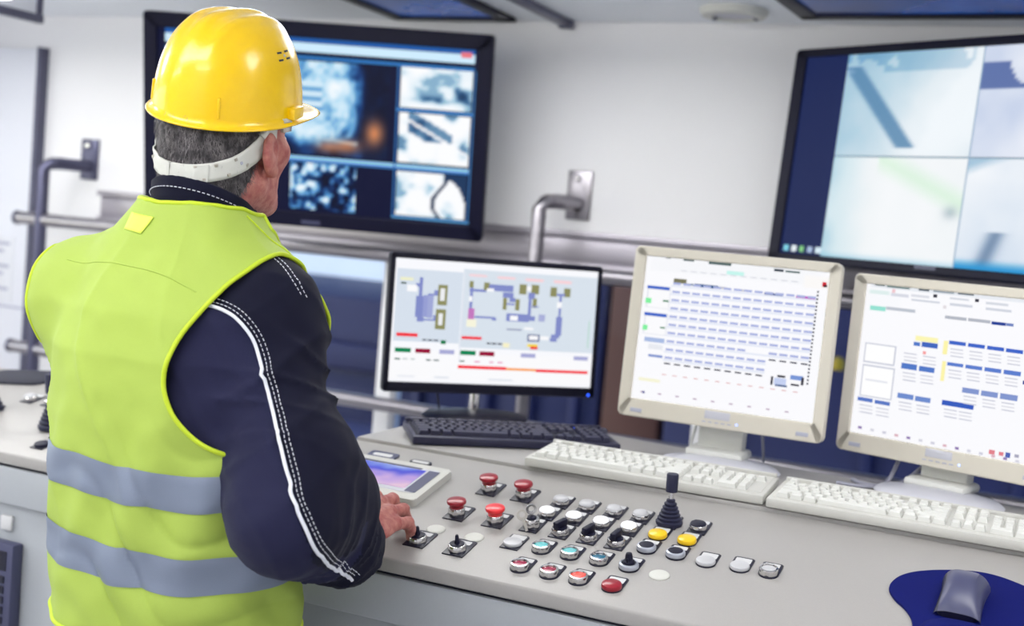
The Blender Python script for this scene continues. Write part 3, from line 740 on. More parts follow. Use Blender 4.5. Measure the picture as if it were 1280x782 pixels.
capd(-.555, ROW['D'], 'cap_dome', 'lens_yellow', 'yellow domed push button'); capd(-.5055, ROW['D'], 'cap_dome', 'lens_yellow', 'yellow domed push button')
for x in (-.7485, -.7, -.6506, -.6025): dome(x, ROW['E'], 'lens_white', 'grey white domed button in chrome bezel')
device('push_button', -.502, ROW['E'], 'plate_square', [('bezel', 'dome_bezel', 'chrome'), ('lens', 'dark_lens', 'black_plastic')], 'black button in chrome bezel')
mush(-.887, .227, 'red_cap', 'dark red mushroom button'); mush(-.8192, .227, 'red_cap', 'dark red mushroom button')
mush(-.8936, .115, 'red_cap', 'dark red mushroom button'); mush(-.8213, .116, 'orange_red_cap', 'bright red mushroom button')
lever(-.9065, .0015, 'chrome switch with short black lever'); lever(-.8335, 0.0, 'chrome switch with short black lever')
for x, s in ((-.9011, .0525), (-.8292, .0518), (-1.0, .1075), (-1.045, .06)): device('blank_plug', x, s, None, [('plug', 'plug', 'plug_white')], 'round white blank plug')
# key switch with a key in it and a spare hanging on its ring
ks = device('key_switch', -.7581, .1235, 'plate_square', [('barrel', 'key_barrel', 'chrome'), ('core', 'key_core', 'black_plastic')], 'chrome key switch with key')
Mk = PM(-.7581, .1235)
kk = part('key', ME['key_bow'], ks, Mk @ RZ(.6), 'chrome')
part('spare_key', ME['spare_key'], ks, Mk @ T((-.0125, -.012, .0305)) @ RZ(.5) @ RX(-.55) @ RY(-.25), 'key_brass')
# joystick with rubber bellows
def joystick(name, x, s, root, sc=1.0, y0=1.7328, z0=.9503, lb=None, lean=(0, 0)):
    M = PM(x, s, 0, 0, y0, z0); M2 = M @ RX(-SL*.75 + lean[0]) @ RY(lean[1]) @ Matrix.Scale(sc, 4)
    o = part(name, ME['plate_square'], root, M, 'plate_black', lb)
    part('label_plate', ME['label'], o, M, 'label_white')
    prof = [(.0215, .000)]
    for k in range(6):
        r = .0215 - k*.0024; z = .004 + k*.0062
        prof += [(r + .0012, z), (r + .0012, z + .0022), (r - .0022, z + .0042)]
    prof += [(.0075, .043), (.005, .045)]
    if 'bellows' not in ME:
        ME['bellows'] = lathe(prof, 28); ME['stem'] = lathe([(.0048, .042), (.0048, .058)], 16)
        ME['grip'] = lathe([(.006, .056), (.0096, .0565), (.0100, .058), (.0100, .0855), (.0092, .0872), (.0005, .0875)], 24)
    part('bellows', ME['bellows'], o, M2, 'navy_rubber'); part('stem', ME['stem'], o, M2, 'chrome'); part('grip', ME['grip'], o, M2, 'navy_rubber')
joystick('joystick', -.5525, .229, con, 1.0, lb='black joystick with rubber bellows')
# touch panel
MT = PM(-1.0795, .188, 0)
tp = part('touch_panel', prism(rrect(.205, .145, .008), 0, .013, .004), con, MT, 'board_white', 'pale touch panel with glowing display')
part('inner_frame', prism(rrect(.172, .104, .002, 2, -.002, .004), .0128, .0134), tp, MT, 'grey_plastic')
f = fbm(22, 30, [(2, 1), (5, .5)], 9); yy = np.linspace(0, 1, 22)[:, None] + 0*f
gpic = ramp(np.clip(yy*.75 + .5*(f - .5), 0, 1), [(0, (226, 190, 214)), (.28, (176, 150, 220)), (.55, (70, 76, 206)), (.78, (120, 140, 230)), (1, (196, 206, 240))])
part('display', picture([], .146, .082, [(gpic, (0, 0, 1, 1))], (90, 90, 200)), tp, MT @ T((-.012, .006, .0137)) @ RX(-pi/2), 'screen_desk')
part('touch_keys', boxes([(.066, .088, -.045, .05, .0134, .0139), (-.09, .05, .049, .055, .0134, .0139)]), tp, MT, 'mouse_grey')
Ms = PM(-1.06, .288); sl = part('label_holder', prism(rrect(.044, .017, .006), 0, .004, .001), con, Ms, 'plate_black')
part('label_plate', prism(rrect(.034, .009, .003), .004, .0045), sl, Ms, 'label_white')
Ms = PM(-1.145, .292); sl = part('label_holder', prism(rrect(.06, .03, .004), 0, .003, .001), con, Ms, 'mouse_grey')
part('label_plate', prism(rrect(.04, .012, .003), .003, .0035), sl, Ms, 'label_white')
Ms = PM(-1.085, .098); sl = part('label_holder', prism(rrect(.05, .024, .004), 0, .003, .001), con, Ms, 'plate_black')
part('label_plate', prism(rrect(.042, .017, .003), .003, .0035), sl, Ms, 'label_white')

# ------------------------------------------------------------------ second console, set back at the left
sc2 = thing('side_console', (-2.0, 2.05, 0), 'grey console section left of the worker with joysticks', 'console')
DY = 0.135
console_shell(sc2, -2.75, -1.337, DY, 0.40)
SY0 = 1.7328 + DY
joystick('joystick', -1.905, .075, sc2, 1.35, SY0, lb='black bellows joystick beside the vest', lean=(.05, .0))
joystick('joystick', -2.115, .10, sc2, 1.35, SY0, lb='black bellows joystick at the picture edge', lean=(0, -.1))
def sdev(name, x, s, plate, pieces, lb): device(name, x, s, plate, pieces, lb, root=sc2, y0=SY0)
sdev('push_button', -2.08, .185, 'plate_square', [('bezel', 'dome_bezel', 'chrome'), ('lens', 'dome_lens', 'lens_white')], 'white domed button in chrome bezel')
sdev('push_button', -2.02, .185, 'plate_square', [('bezel', 'flush_bezel', 'chrome'), ('lens', 'flush_lens', 'lens_teal')], 'dark teal flush button')
sdev('push_button', -1.955, .182, 'plate_square', [('cap', 'cap_dome', 'lens_teal')], 'dark teal domed button')
sdev('selector_switch', -2.03, .255, 'plate_square', [('bezel', 'sel_base', 'chrome'), ('disc', 'sel_disc', 'black_plastic'), ('knob', 'sel_knob', 'black_plastic', .3)], 'selector switch with black knob')
sdev('push_button', -1.97, .25, 'plate_square', [('bezel', 'mush_base', 'chrome'), ('cap', 'mush_cap', 'lens_white')], 'white mushroom button')
sdev('push_button', -1.85, -.01, 'plate_square', [('cap', 'cap_flat', 'black_plastic')], 'black flat button')
part('cable_grommet', prism(rrect(.16, .09, .03), 0, .006, .002), sc2, PM(-2.22, .29, 0, .3, SY0), 'gap_black')
# keypad terminal on its front
KY = 1.668 + DY + .018
kt = part('keypad_terminal', box(-1.98, -1.845, KY - .03, KY, .575, .755, .006), sc2, None, 'mouse_grey', 'grey keypad terminal on the console front')
part('display', box(-1.965, -1.86, KY - .0315, KY - .029, .70, .74, .001), kt, None, 'plate_black')
kb_ = box(-.0095, .0095, -.004, 0, -.0075, .0075, .0015)
for r in range(5):
    for c in range(4): part('key', kb_, kt, T((-1.952 + c*.0265, KY - .029, .682 - r*.021)), 'mouse_dark')
part('switch_plate', box(-1.905, -1.875, KY - .008, KY, .775, .805, .002), sc2, None, 'label_white')

# ------------------------------------------------------------------ keyboards
def key_mesh(w, d=.0160, h=.0090, taper=.0026):
    bm = bmesh.new(); hw, hd = w/2, d/2
    a = [bm.verts.new((x, y, 0)) for x, y in ((-hw, -hd), (hw, -hd), (hw, hd), (-hw, hd))]
    b = [bm.verts.new((x, y, h)) for x, y in ((-hw + taper, -hd + taper), (hw - taper, -hd + taper), (hw - taper, hd - taper*.5), (-hw + taper, hd - taper*.5))]
    bm.faces.new(list(reversed(a))); top = bm.faces.new(b)
    for i in range(4): bm.faces.new((a[i], a[(i+1) % 4], b[(i+1) % 4], b[i]))
    bmesh.ops.bevel(bm, geom=list(top.edges), offset=.0008, segments=1, affect='EDGES')
    return from_bm(bm, True, 30)
KM = {}
U = .0186
def layout():
    rows = []
    r0 = [(0, 1)] + [(2 + i, 1) for i in range(4)] + [(6.5 + i, 1) for i in range(4)] + [(11 + i, 1) for i in range(4)] + [(15.25 + i, 1) for i in range(3)]
    rows.append((5.3, r0))
    num = lambda r: [(18.5 + i, 1) for i in r]
    nav = lambda: [(15.25 + i, 1) for i in range(3)]
    rows.append((4, [(i, 1) for i in range(13)] + [(13, 2)] + nav() + num(range(4))))
    rows.append((3, [(0, 1.5)] + [(1.5 + i, 1) for i in range(12)] + [(13.5, 1.5)] + nav() + num(range(3))))
    rows.append((2, [(0, 1.75)] + [(1.75 + i, 1) for i in range(11)] + [(12.75, 2.25)] + num(range(3))))
    rows.append((1, [(0, 2.25)] + [(2.25 + i, 1) for i in range(10)] + [(12.25, 2.75), (16.25, 1)] + num(range(3))))
    rows.append((0, [(0, 1.25), (1.25, 1.25), (2.5, 1.25), (3.75, 6.25), (10, 1.25), (11.25, 1.25), (12.5, 1.25), (13.75, 1.25)] + nav() + [(18.5, 2), (20.5, 1)]))
    return rows
def keyboard(label, x, y, rz, body_m, key_m, wid=.445, dep=.148, tilt=.06, h=.023):
    M = T((x, y, LZ)) @ RZ(rz) @ T((0, 0, .004)) @ RX(tilt)      # origin at the front left corner
    t = thing('keyboard', T((x, y, LZ)) @ RZ(rz), label, 'keyboard', 'keyboards on the ledge')
    bm = bmesh.new(); bm_box(bm, 0, wid, 0, dep, -.003, h * .62, .004)
    part('body', from_bm(bm, True), t, M, body_m)
    part('rear_rim', box(.004, wid - .004, dep - .011, dep - .002, h * .5, h * .92, .002), t, M, body_m)
    part('key_bed', box(.008, wid - .008, .014, dep - .010, h * .5, h * .66), t, M, body_m if key_m != 'key_black' else 'gap_black')
    for s in (.04, wid - .07): part('foot', box(s, s + .03, dep - .03, dep - .012, -.022, -.002, .002), t, M, body_m)
    for j, (ry, row) in enumerate(layout()):
        for kx, kw in row:
            key = round(kw, 2)
            if key not in KM: KM[key] = key_mesh(kw * U - .0018)
            me = KM[key]
            if key_m == 'key_black':
                kk_ = (key, 'b')
                if kk_ not in KM: KM[kk_] = me.copy(); KM[kk_].materials.clear()
                me = KM[kk_]
            part('key', me, t, M @ T((.0125 + (kx + kw/2) * U, .0225 + ry * U, h * .62)) @ RX(.04 * (j - 2)), key_m)
    for z_ in (13.75, 17.0, 21.0): pass
    for k in range(3): part('indicator', box(-.002, .002, -.002, .002, 0, .001), t, M @ T((.0125 + (19 + k) * U, .0225 + 5.3 * U, h * .66)), 'led_blue' if k == 0 else 'key_white')
    return t
keyboard('white keyboard below the beige monitor, left of two end to end', -.868, 2.058, .030, 'board_white', 'key_white')
keyboard('white keyboard at the right end, nearest the mouse', -.4175, 2.062, -.01, 'board_white', 'key_white')
keyboard('black keyboard in front of the black monitor', -1.114, 2.074, .667, 'key_black', 'key_black', wid=.43, dep=.135)

# ------------------------------------------------------------------ desk monitors
M1 = [(.011,.329,.323,.917,(214,224,236)),(.325,.299,1.0,.946,(216,226,236)),(-0.016,.024,.997,.254,(250,250,252)),(.025,.368,.125,.397,(244,60,70)),(.335,.369,.433,.394,(244,60,70)),(.023,.239,.098,.275,(0,130,80)),(.119,.239,.19,.275,(150,0,50)),(.233,.238,.305,.274,(170,172,214)),(.334,.238,.409,.275,(0,130,80)),(.427,.237,.501,.274,(150,0,50)),(.633,.238,.707,.273,(170,172,214)),(.904,.234,.978,.268,(170,172,214)),(.149,.341,.169,.353,(60,60,70)),(.174,.341,.197,.353,(60,60,70)),(.203,.341,.225,.353,(60,60,70)),(.237,.319,.261,.351,(0,120,70)),(.459,.337,.48,.349,(60,60,70)),(.484,.336,.508,.349,(60,60,70)),(.514,.336,.536,.349,(60,60,70)),(.54,.314,.573,.354,(246,240,200)),(.025,.177,.05,.191,(90,120,110)),(.063,.18,.084,.192,(190,200,200)),(.099,.18,.119,.192,(190,200,200)),(.172,.178,.195,.19,(90,110,110)),(.209,.178,.234,.19,(90,110,110)),(.334,.18,.357,.192,(90,120,110)),(.406,.18,.432,.192,(230,150,190)),(.479,.18,.499,.192,(230,150,190)),(.52,.18,.544,.193,(230,150,190)),(.327,.125,.565,.152,(244,60,70)),(.563,.125,.718,.145,(250,160,80)),(.715,.119,.982,.144,(244,60,70)),(.106,.529,.141,.703,(130,140,200)),(.118,.696,.134,.855,(130,140,200)),(.102,.776,.12,.805,(130,140,200)),(.141,.532,.162,.713,(150,158,210)),(.116,.494,.148,.53,(130,140,200)),(.148,.505,.197,.519,(130,140,200)),(.162,.527,.189,.72,(160,168,214)),(.161,.712,.213,.727,(130,140,200)),(.19,.714,.212,.757,(130,140,200)),(.193,.505,.212,.553,(130,140,200)),(.208,.637,.253,.804,(142,142,96)),(.219,.673,.241,.775,(236,238,240)),(.204,.439,.252,.604,(142,142,96)),(.218,.473,.238,.57,(236,238,240)),(.027,.823,.088,.847,(240,240,200)),(.031,.793,.056,.807,(60,80,60)),(.061,.735,.108,.788,(250,250,252)),(.356,.797,.376,.851,(142,142,96)),(.362,.619,.376,.797,(130,140,200)),(.359,.536,.389,.626,(196,120,190)),(.359,.682,.374,.726,(250,250,252)),(.354,.472,.402,.536,(246,244,220)),(.358,.766,.44,.788,(130,140,200)),(.427,.783,.455,.847,(142,142,96)),(.453,.781,.573,.835,(130,140,200)),(.443,.775,.478,.8,(250,250,252)),(.523,.731,.576,.775,(130,140,200)),(.526,.63,.545,.729,(142,142,96)),(.588,.631,.609,.725,(142,142,96)),(.557,.698,.587,.733,(130,140,200)),(.544,.672,.585,.687,(130,140,200)),(.603,.768,.639,.852,(142,142,96)),(.663,.775,.702,.854,(142,142,96)),(.639,.801,.663,.836,(250,250,252)),(.65,.733,.683,.785,(130,140,200)),(.674,.66,.695,.739,(142,142,96)),(.653,.568,.668,.732,(130,140,200)),(.672,.665,.708,.675,(130,140,200)),(.391,.549,.493,.566,(130,140,200)),(.476,.536,.499,.556,(130,140,200)),(.547,.537,.661,.602,(130,140,200)),(.566,.545,.605,.585,(250,250,252)),(.661,.549,.691,.589,(130,140,200)),(.709,.548,.742,.608,(170,176,216)),(.553,.461,.629,.476,(160,166,190)),(.641,.472,.686,.492,(250,250,252)),(.659,.375,.722,.437,(120,128,160)),(.668,.39,.713,.425,(250,250,252)),(.725,.394,.767,.424,(250,250,252)),(.76,.764,.793,.844,(142,142,96)),(.83,.767,.863,.842,(142,142,96)),(.794,.773,.836,.793,(130,140,200)),(.809,.597,.821,.773,(130,140,200)),(.798,.672,.822,.722,(250,250,252)),(.799,.435,.83,.596,(130,140,200)),(.779,.414,.821,.444,(130,140,200)),(.774,.383,.81,.413,(130,140,200)),(.662,.329,.714,.354,(246,220,80)),(.678,.31,.715,.335,(240,70,60)),(.353,.891,.439,.908,(250,210,214)),(.491,.885,.579,.905,(250,210,214)),(.631,.881,.722,.904,(250,210,214)),(.774,.88,.865,.905,(250,210,214)),(.968,.342,.976,.576,(190,220,210)),(.216,.036,.287,.053,(226,230,238)),(.479,.032,.6,.049,(226,230,238)),(.041,.035,.124,.055,(236,238,244)),(.328,.175,.333,.919,(226,230,240))]
M2 = [(.018,.994,1.016,1.069,(238,240,244)),(.027,.901,.951,.99,(246,247,250)),(.166,.83,.239,.861,(120,118,90)),(.241,.823,.285,.835,(110,130,150)),(.287,.817,.418,.839,(50,90,140)),(.419,.821,.464,.836,(200,200,205)),(.51,.818,.571,.831,(200,200,205)),(.67,.811,.722,.828,(30,60,130)),(.722,.809,.77,.826,(90,110,160)),(.839,.805,.94,.829,(190,80,190)),(.455,.923,.55,.949,(196,244,236)),(.872,.886,1.004,.968,(250,248,246)),(.967,.902,.989,.934,(210,40,50)),(.975,.9,.993,.917,(70,20,30)),(.108,.994,.135,1.007,(60,70,80)),(.207,.989,.269,1.007,(70,90,90)),(.35,.982,.475,1.004,(80,100,100)),(.707,.975,.759,.992,(60,70,80)),(.768,.975,.845,.988,(90,110,110)),(.022,.642,.156,.798,(226,228,236)),(.02,.774,.148,.794,(60,100,200)),(.031,.646,.152,.769,(250,250,252)),(.018,.671,.052,.707,(130,240,160)),(.118,.691,.151,.704,(90,140,110)),(.023,.456,.157,.61,(226,228,236)),(.02,.585,.149,.606,(60,100,200)),(.031,.461,.152,.581,(250,250,252)),(.019,.482,.047,.518,(130,240,160)),(.119,.505,.148,.516,(90,140,110)),(.037,.403,.153,.435,(170,188,226)),(.064,.354,.148,.39,(232,234,240)),(.07,.3,.152,.318,(130,150,206)),(.03,.127,.153,.149,(246,244,214)),(.757,.216,.769,.273,(60,60,70)),(.775,.219,.839,.267,(196,208,240)),(.789,.272,.832,.287,(60,60,70)),(.858,.268,.924,.298,(120,150,214)),(.863,.237,.92,.268,(250,250,252)),(.916,.238,.93,.29,(60,60,70)),(.864,.228,.908,.241,(60,60,70)),(.783,.211,.846,.224,(90,110,150)),(.165,.817,.209,.833,(172,181,224)),(.2215,.817,.2655,.833,(172,181,224)),(.278,.817,.322,.833,(172,181,224)),(.3345,.817,.3785,.833,(172,181,224)),(.391,.817,.435,.833,(172,181,224)),(.4475,.817,.4915,.833,(172,181,224)),(.504,.817,.548,.833,(172,181,224)),(.5605,.817,.6045,.833,(172,181,224)),(.617,.817,.661,.833,(172,181,224)),(.6735,.817,.7175,.833,(172,181,224)),(.73,.817,.774,.833,(172,181,224)),(.7865,.817,.8305,.833,(172,181,224)),(.843,.817,.887,.833,(172,181,224)),(.8995,.817,.9435,.833,(172,181,224)),(.155,.801,.946,.813,(228,233,246)),(.165,.7595,.209,.7755,(172,181,224)),(.2215,.7595,.2655,.7755,(172,181,224)),(.278,.7595,.322,.7755,(172,181,224)),(.3345,.7595,.3785,.7755,(172,181,224)),(.391,.7595,.435,.7755,(172,181,224)),(.4475,.7595,.4915,.7755,(172,181,224)),(.504,.7595,.548,.7755,(172,181,224)),(.5605,.7595,.6045,.7755,(172,181,224)),(.617,.7595,.661,.7755,(172,181,224)),(.6735,.7595,.7175,.7755,(172,181,224)),(.73,.7595,.774,.7755,(172,181,224)),(.7865,.7595,.8305,.7755,(172,181,224)),(.843,.7595,.887,.7755,(172,181,224)),(.8995,.7595,.9435,.7755,(172,181,224)),(.155,.7435,.946,.7555,(228,233,246)),(.165,.702,.209,.718,(172,181,224)),(.2215,.702,.2655,.718,(172,181,224)),(.278,.702,.322,.718,(172,181,224)),(.3345,.702,.3785,.718,(172,181,224)),(.391,.702,.435,.718,(172,181,224)),(.4475,.702,.4915,.718,(172,181,224)),(.504,.702,.548,.718,(172,181,224)),(.5605,.702,.6045,.718,(172,181,224)),(.617,.702,.661,.718,(172,181,224)),(.6735,.702,.7175,.718,(172,181,224)),(.73,.702,.774,.718,(172,181,224)),(.7865,.702,.8305,.718,(172,181,224)),(.843,.702,.887,.718,(172,181,224)),(.8995,.702,.9435,.718,(172,181,224)),(.155,.686,.946,.698,(228,233,246)),(.165,.6445,.209,.6605,(172,181,224)),(.2215,.6445,.2655,.6605,(172,181,224)),(.278,.6445,.322,.6605,(172,181,224)),(.3345,.6445,.3785,.6605,(172,181,224)),(.391,.6445,.435,.6605,(172,181,224)),(.4475,.6445,.4915,.6605,(172,181,224)),(.504,.6445,.548,.6605,(172,181,224)),(.5605,.6445,.6045,.6605,(172,181,224)),(.617,.6445,.661,.6605,(172,181,224)),(.6735,.6445,.7175,.6605,(172,181,224)),(.73,.6445,.774,.6605,(172,181,224)),(.7865,.6445,.8305,.6605,(172,181,224)),(.843,.6445,.887,.6605,(172,181,224)),(.8995,.6445,.9435,.6605,(172,181,224)),(.155,.6285,.946,.6405,(228,233,246)),(.165,.587,.209,.603,(172,181,224)),(.2215,.587,.2655,.603,(172,181,224)),(.278,.587,.322,.603,(172,181,224)),(.3345,.587,.3785,.603,(172,181,224)),(.391,.587,.435,.603,(172,181,224)),(.4475,.587,.4915,.603,(172,181,224)),(.504,.587,.548,.603,(172,181,224)),(.5605,.587,.6045,.603,(172,181,224)),(.617,.587,.661,.603,(172,181,224)),(.6735,.587,.7175,.603,(172,181,224)),(.73,.587,.774,.603,(172,181,224)),(.7865,.587,.8305,.603,(172,181,224)),(.843,.587,.887,.603,(172,181,224)),(.8995,.587,.9435,.603,(172,181,224)),(.155,.571,.946,.583,(228,233,246)),(.165,.5295,.209,.5455,(172,181,224)),(.2215,.5295,.2655,.5455,(172,181,224)),(.278,.5295,.322,.5455,(172,181,224)),(.3345,.5295,.3785,.5455,(172,181,224)),(.391,.5295,.435,.5455,(172,181,224)),(.4475,.5295,.4915,.5455,(172,181,224)),(.504,.5295,.548,.5455,(172,181,224)),(.5605,.5295,.6045,.5455,(172,181,224)),(.617,.5295,.661,.5455,(172,181,224)),(.6735,.5295,.7175,.5455,(172,181,224)),(.73,.5295,.774,.5455,(172,181,224)),(.7865,.5295,.8305,.5455,(172,181,224)),(.843,.5295,.887,.5455,(172,181,224)),(.8995,.5295,.9435,.5455,(172,181,224)),(.155,.5135,.946,.5255,(228,233,246)),(.165,.472,.209,.488,(172,181,224)),(.2215,.472,.2655,.488,(172,181,224)),(.278,.472,.322,.488,(172,181,224)),(.3345,.472,.3785,.488,(172,181,224)),(.391,.472,.435,.488,(172,181,224)),(.4475,.472,.4915,.488,(172,181,224)),(.504,.472,.548,.488,(172,181,224)),(.5605,.472,.6045,.488,(172,181,224)),(.617,.472,.661,.488,(172,181,224)),(.6735,.472,.7175,.488,(172,181,224)),(.73,.472,.774,.488,(172,181,224)),(.7865,.472,.8305,.488,(172,181,224)),(.843,.472,.887,.488,(172,181,224)),(.8995,.472,.9435,.488,(172,181,224)),(.155,.456,.946,.468,(228,233,246)),(.165,.4145,.209,.4305,(172,181,224)),(.2215,.4145,.2655,.4305,(172,181,224)),(.278,.4145,.322,.4305,(172,181,224)),(.3345,.4145,.3785,.4305,(172,181,224)),(.391,.4145,.435,.4305,(172,181,224)),(.4475,.4145,.4915,.4305,(172,181,224)),(.504,.4145,.548,.4305,(172,181,224)),(.5605,.4145,.6045,.4305,(172,181,224)),(.73,.4145,.774,.4305,(172,181,224)),(.7865,.4145,.8305,.4305,(172,181,224)),(.843,.4145,.887,.4305,(172,181,224)),(.8995,.4145,.9435,.4305,(172,181,224)),(.155,.3985,.946,.4105,(228,233,246)),(.165,.357,.209,.373,(172,181,224)),(.2215,.357,.2655,.373,(172,181,224)),(.278,.357,.322,.373,(172,181,224)),(.3345,.357,.3785,.373,(172,181,224)),(.391,.357,.435,.373,(172,181,224)),(.4475,.357,.4915,.373,(172,181,224)),(.504,.357,.548,.373,(172,181,224)),(.5605,.357,.6045,.373,(172,181,224)),(.617,.357,.661,.373,(172,181,224)),(.6735,.357,.7175,.373,(172,181,224)),(.155,.341,.72,.353,(228,233,246)),(.165,.2995,.209,.3155,(172,181,224)),(.2215,.2995,.2655,.3155,(172,181,224)),(.278,.2995,.322,.3155,(172,181,224)),(.3345,.2995,.3785,.3155,(172,181,224)),(.391,.2995,.435,.3155,(172,181,224)),(.4475,.2995,.4915,.3155,(172,181,224)),(.504,.2995,.548,.3155,(172,181,224)),(.5605,.2995,.6045,.3155,(172,181,224)),(.617,.2995,.661,.3155,(172,181,224)),(.6735,.2995,.7175,.3155,(172,181,224)),(.155,.2835,.72,.2955,(228,233,246)),(.165,.262,.201,.272,(50,50,70)),(.2215,.262,.2575,.272,(50,50,70)),(.278,.262,.314,.272,(50,50,70)),(.3345,.262,.3705,.272,(50,50,70)),(.391,.262,.427,.272,(50,50,70)),(.4475,.262,.4835,.272,(50,50,70)),(.504,.262,.54,.272,(50,50,70)),(.5605,.262,.5965,.272,(50,50,70)),(.617,.262,.653,.272,(50,50,70)),(.6735,.262,.7095,.272,(50,50,70)),(.735,.375,.771,.385,(50,50,70)),(.7915,.375,.8275,.385,(50,50,70)),(.848,.375,.884,.385,(50,50,70)),(.9045,.375,.9405,.385,(50,50,70)),(.945,.86,.955,.872,(40,44,60)),(.945,.8355,.955,.8475,(40,44,60)),(.945,.811,.955,.823,(40,44,60)),(.945,.7865,.955,.7985,(40,44,60)),(.945,.762,.955,.774,(40,44,60)),(.945,.7375,.955,.7495,(40,44,60)),(.945,.713,.955,.725,(40,44,60)),(.945,.6885,.955,.7005,(40,44,60)),(.945,.664,.955,.676,(40,44,60)),(.945,.6395,.955,.6515,(40,44,60)),(.945,.615,.955,.627,(40,44,60)),(.945,.5905,.955,.6025,(40,44,60)),(.945,.566,.955,.578,(40,44,60)),(.945,.5415,.955,.5535,(40,44,60)),(.945,.517,.955,.529,(40,44,60)),(.945,.4925,.955,.5045,(40,44,60)),(.945,.468,.955,.48,(40,44,60)),(.945,.4435,.955,.4555,(40,44,60)),(.945,.419,.955,.431,(40,44,60)),(.945,.3945,.955,.4065,(40,44,60)),(.945,.37,.955,.382,(40,44,60)),(.945,.3455,.955,.3575,(40,44,60)),(.945,.321,.955,.333,(40,44,60)),(.945,.2965,.955,.3085,(40,44,60)),(.945,.272,.955,.284,(40,44,60)),(.945,.2475,.955,.2595,(40,44,60)),(.16,.185,.185,.192,(226,180,180)),(.22,.185,.245,.192,(226,180,180)),(.28,.185,.305,.192,(226,180,180)),(.34,.185,.365,.192,(226,180,180)),(.4,.185,.425,.192,(226,180,180)),(.46,.185,.485,.192,(226,180,180)),(.52,.185,.545,.192,(226,180,180)),(.58,.185,.605,.192,(226,180,180)),(.64,.185,.665,.192,(226,180,180)),(.7,.185,.725,.192,(226,180,180)),(.76,.185,.785,.192,(226,180,180)),(.82,.185,.845,.192,(226,180,180)),(.88,.185,.905,.192,(226,180,180)),(.2,.915,.235,.922,(214,216,224)),(.255,.915,.29,.922,(214,216,224)),(.31,.915,.345,.922,(214,216,224)),(.365,.915,.4,.922,(214,216,224)),(.42,.915,.455,.922,(214,216,224)),(.475,.915,.51,.922,(214,216,224)),(.53,.915,.565,.922,(214,216,224)),(.585,.915,.62,.922,(214,216,224)),(.64,.915,.675,.922,(214,216,224)),(.695,.915,.73,.922,(214,216,224)),(.75,.915,.785,.922,(214,216,224)),(.805,.915,.84,.922,(214,216,224)),(.05,.045,.07,.055,(190,170,190)),(.15,.045,.17,.055,(190,170,190)),(.25,.045,.27,.055,(190,170,190)),(.35,.045,.37,.055,(190,170,190)),(.45,.045,.47,.055,(190,170,190)),(.55,.045,.57,.055,(190,170,190)),(.65,.045,.67,.055,(190,170,190)),(.75,.045,.77,.055,(190,170,190)),(.85,.045,.87,.055,(190,170,190)),(.06,.04,.075,.056,(90,90,150))]
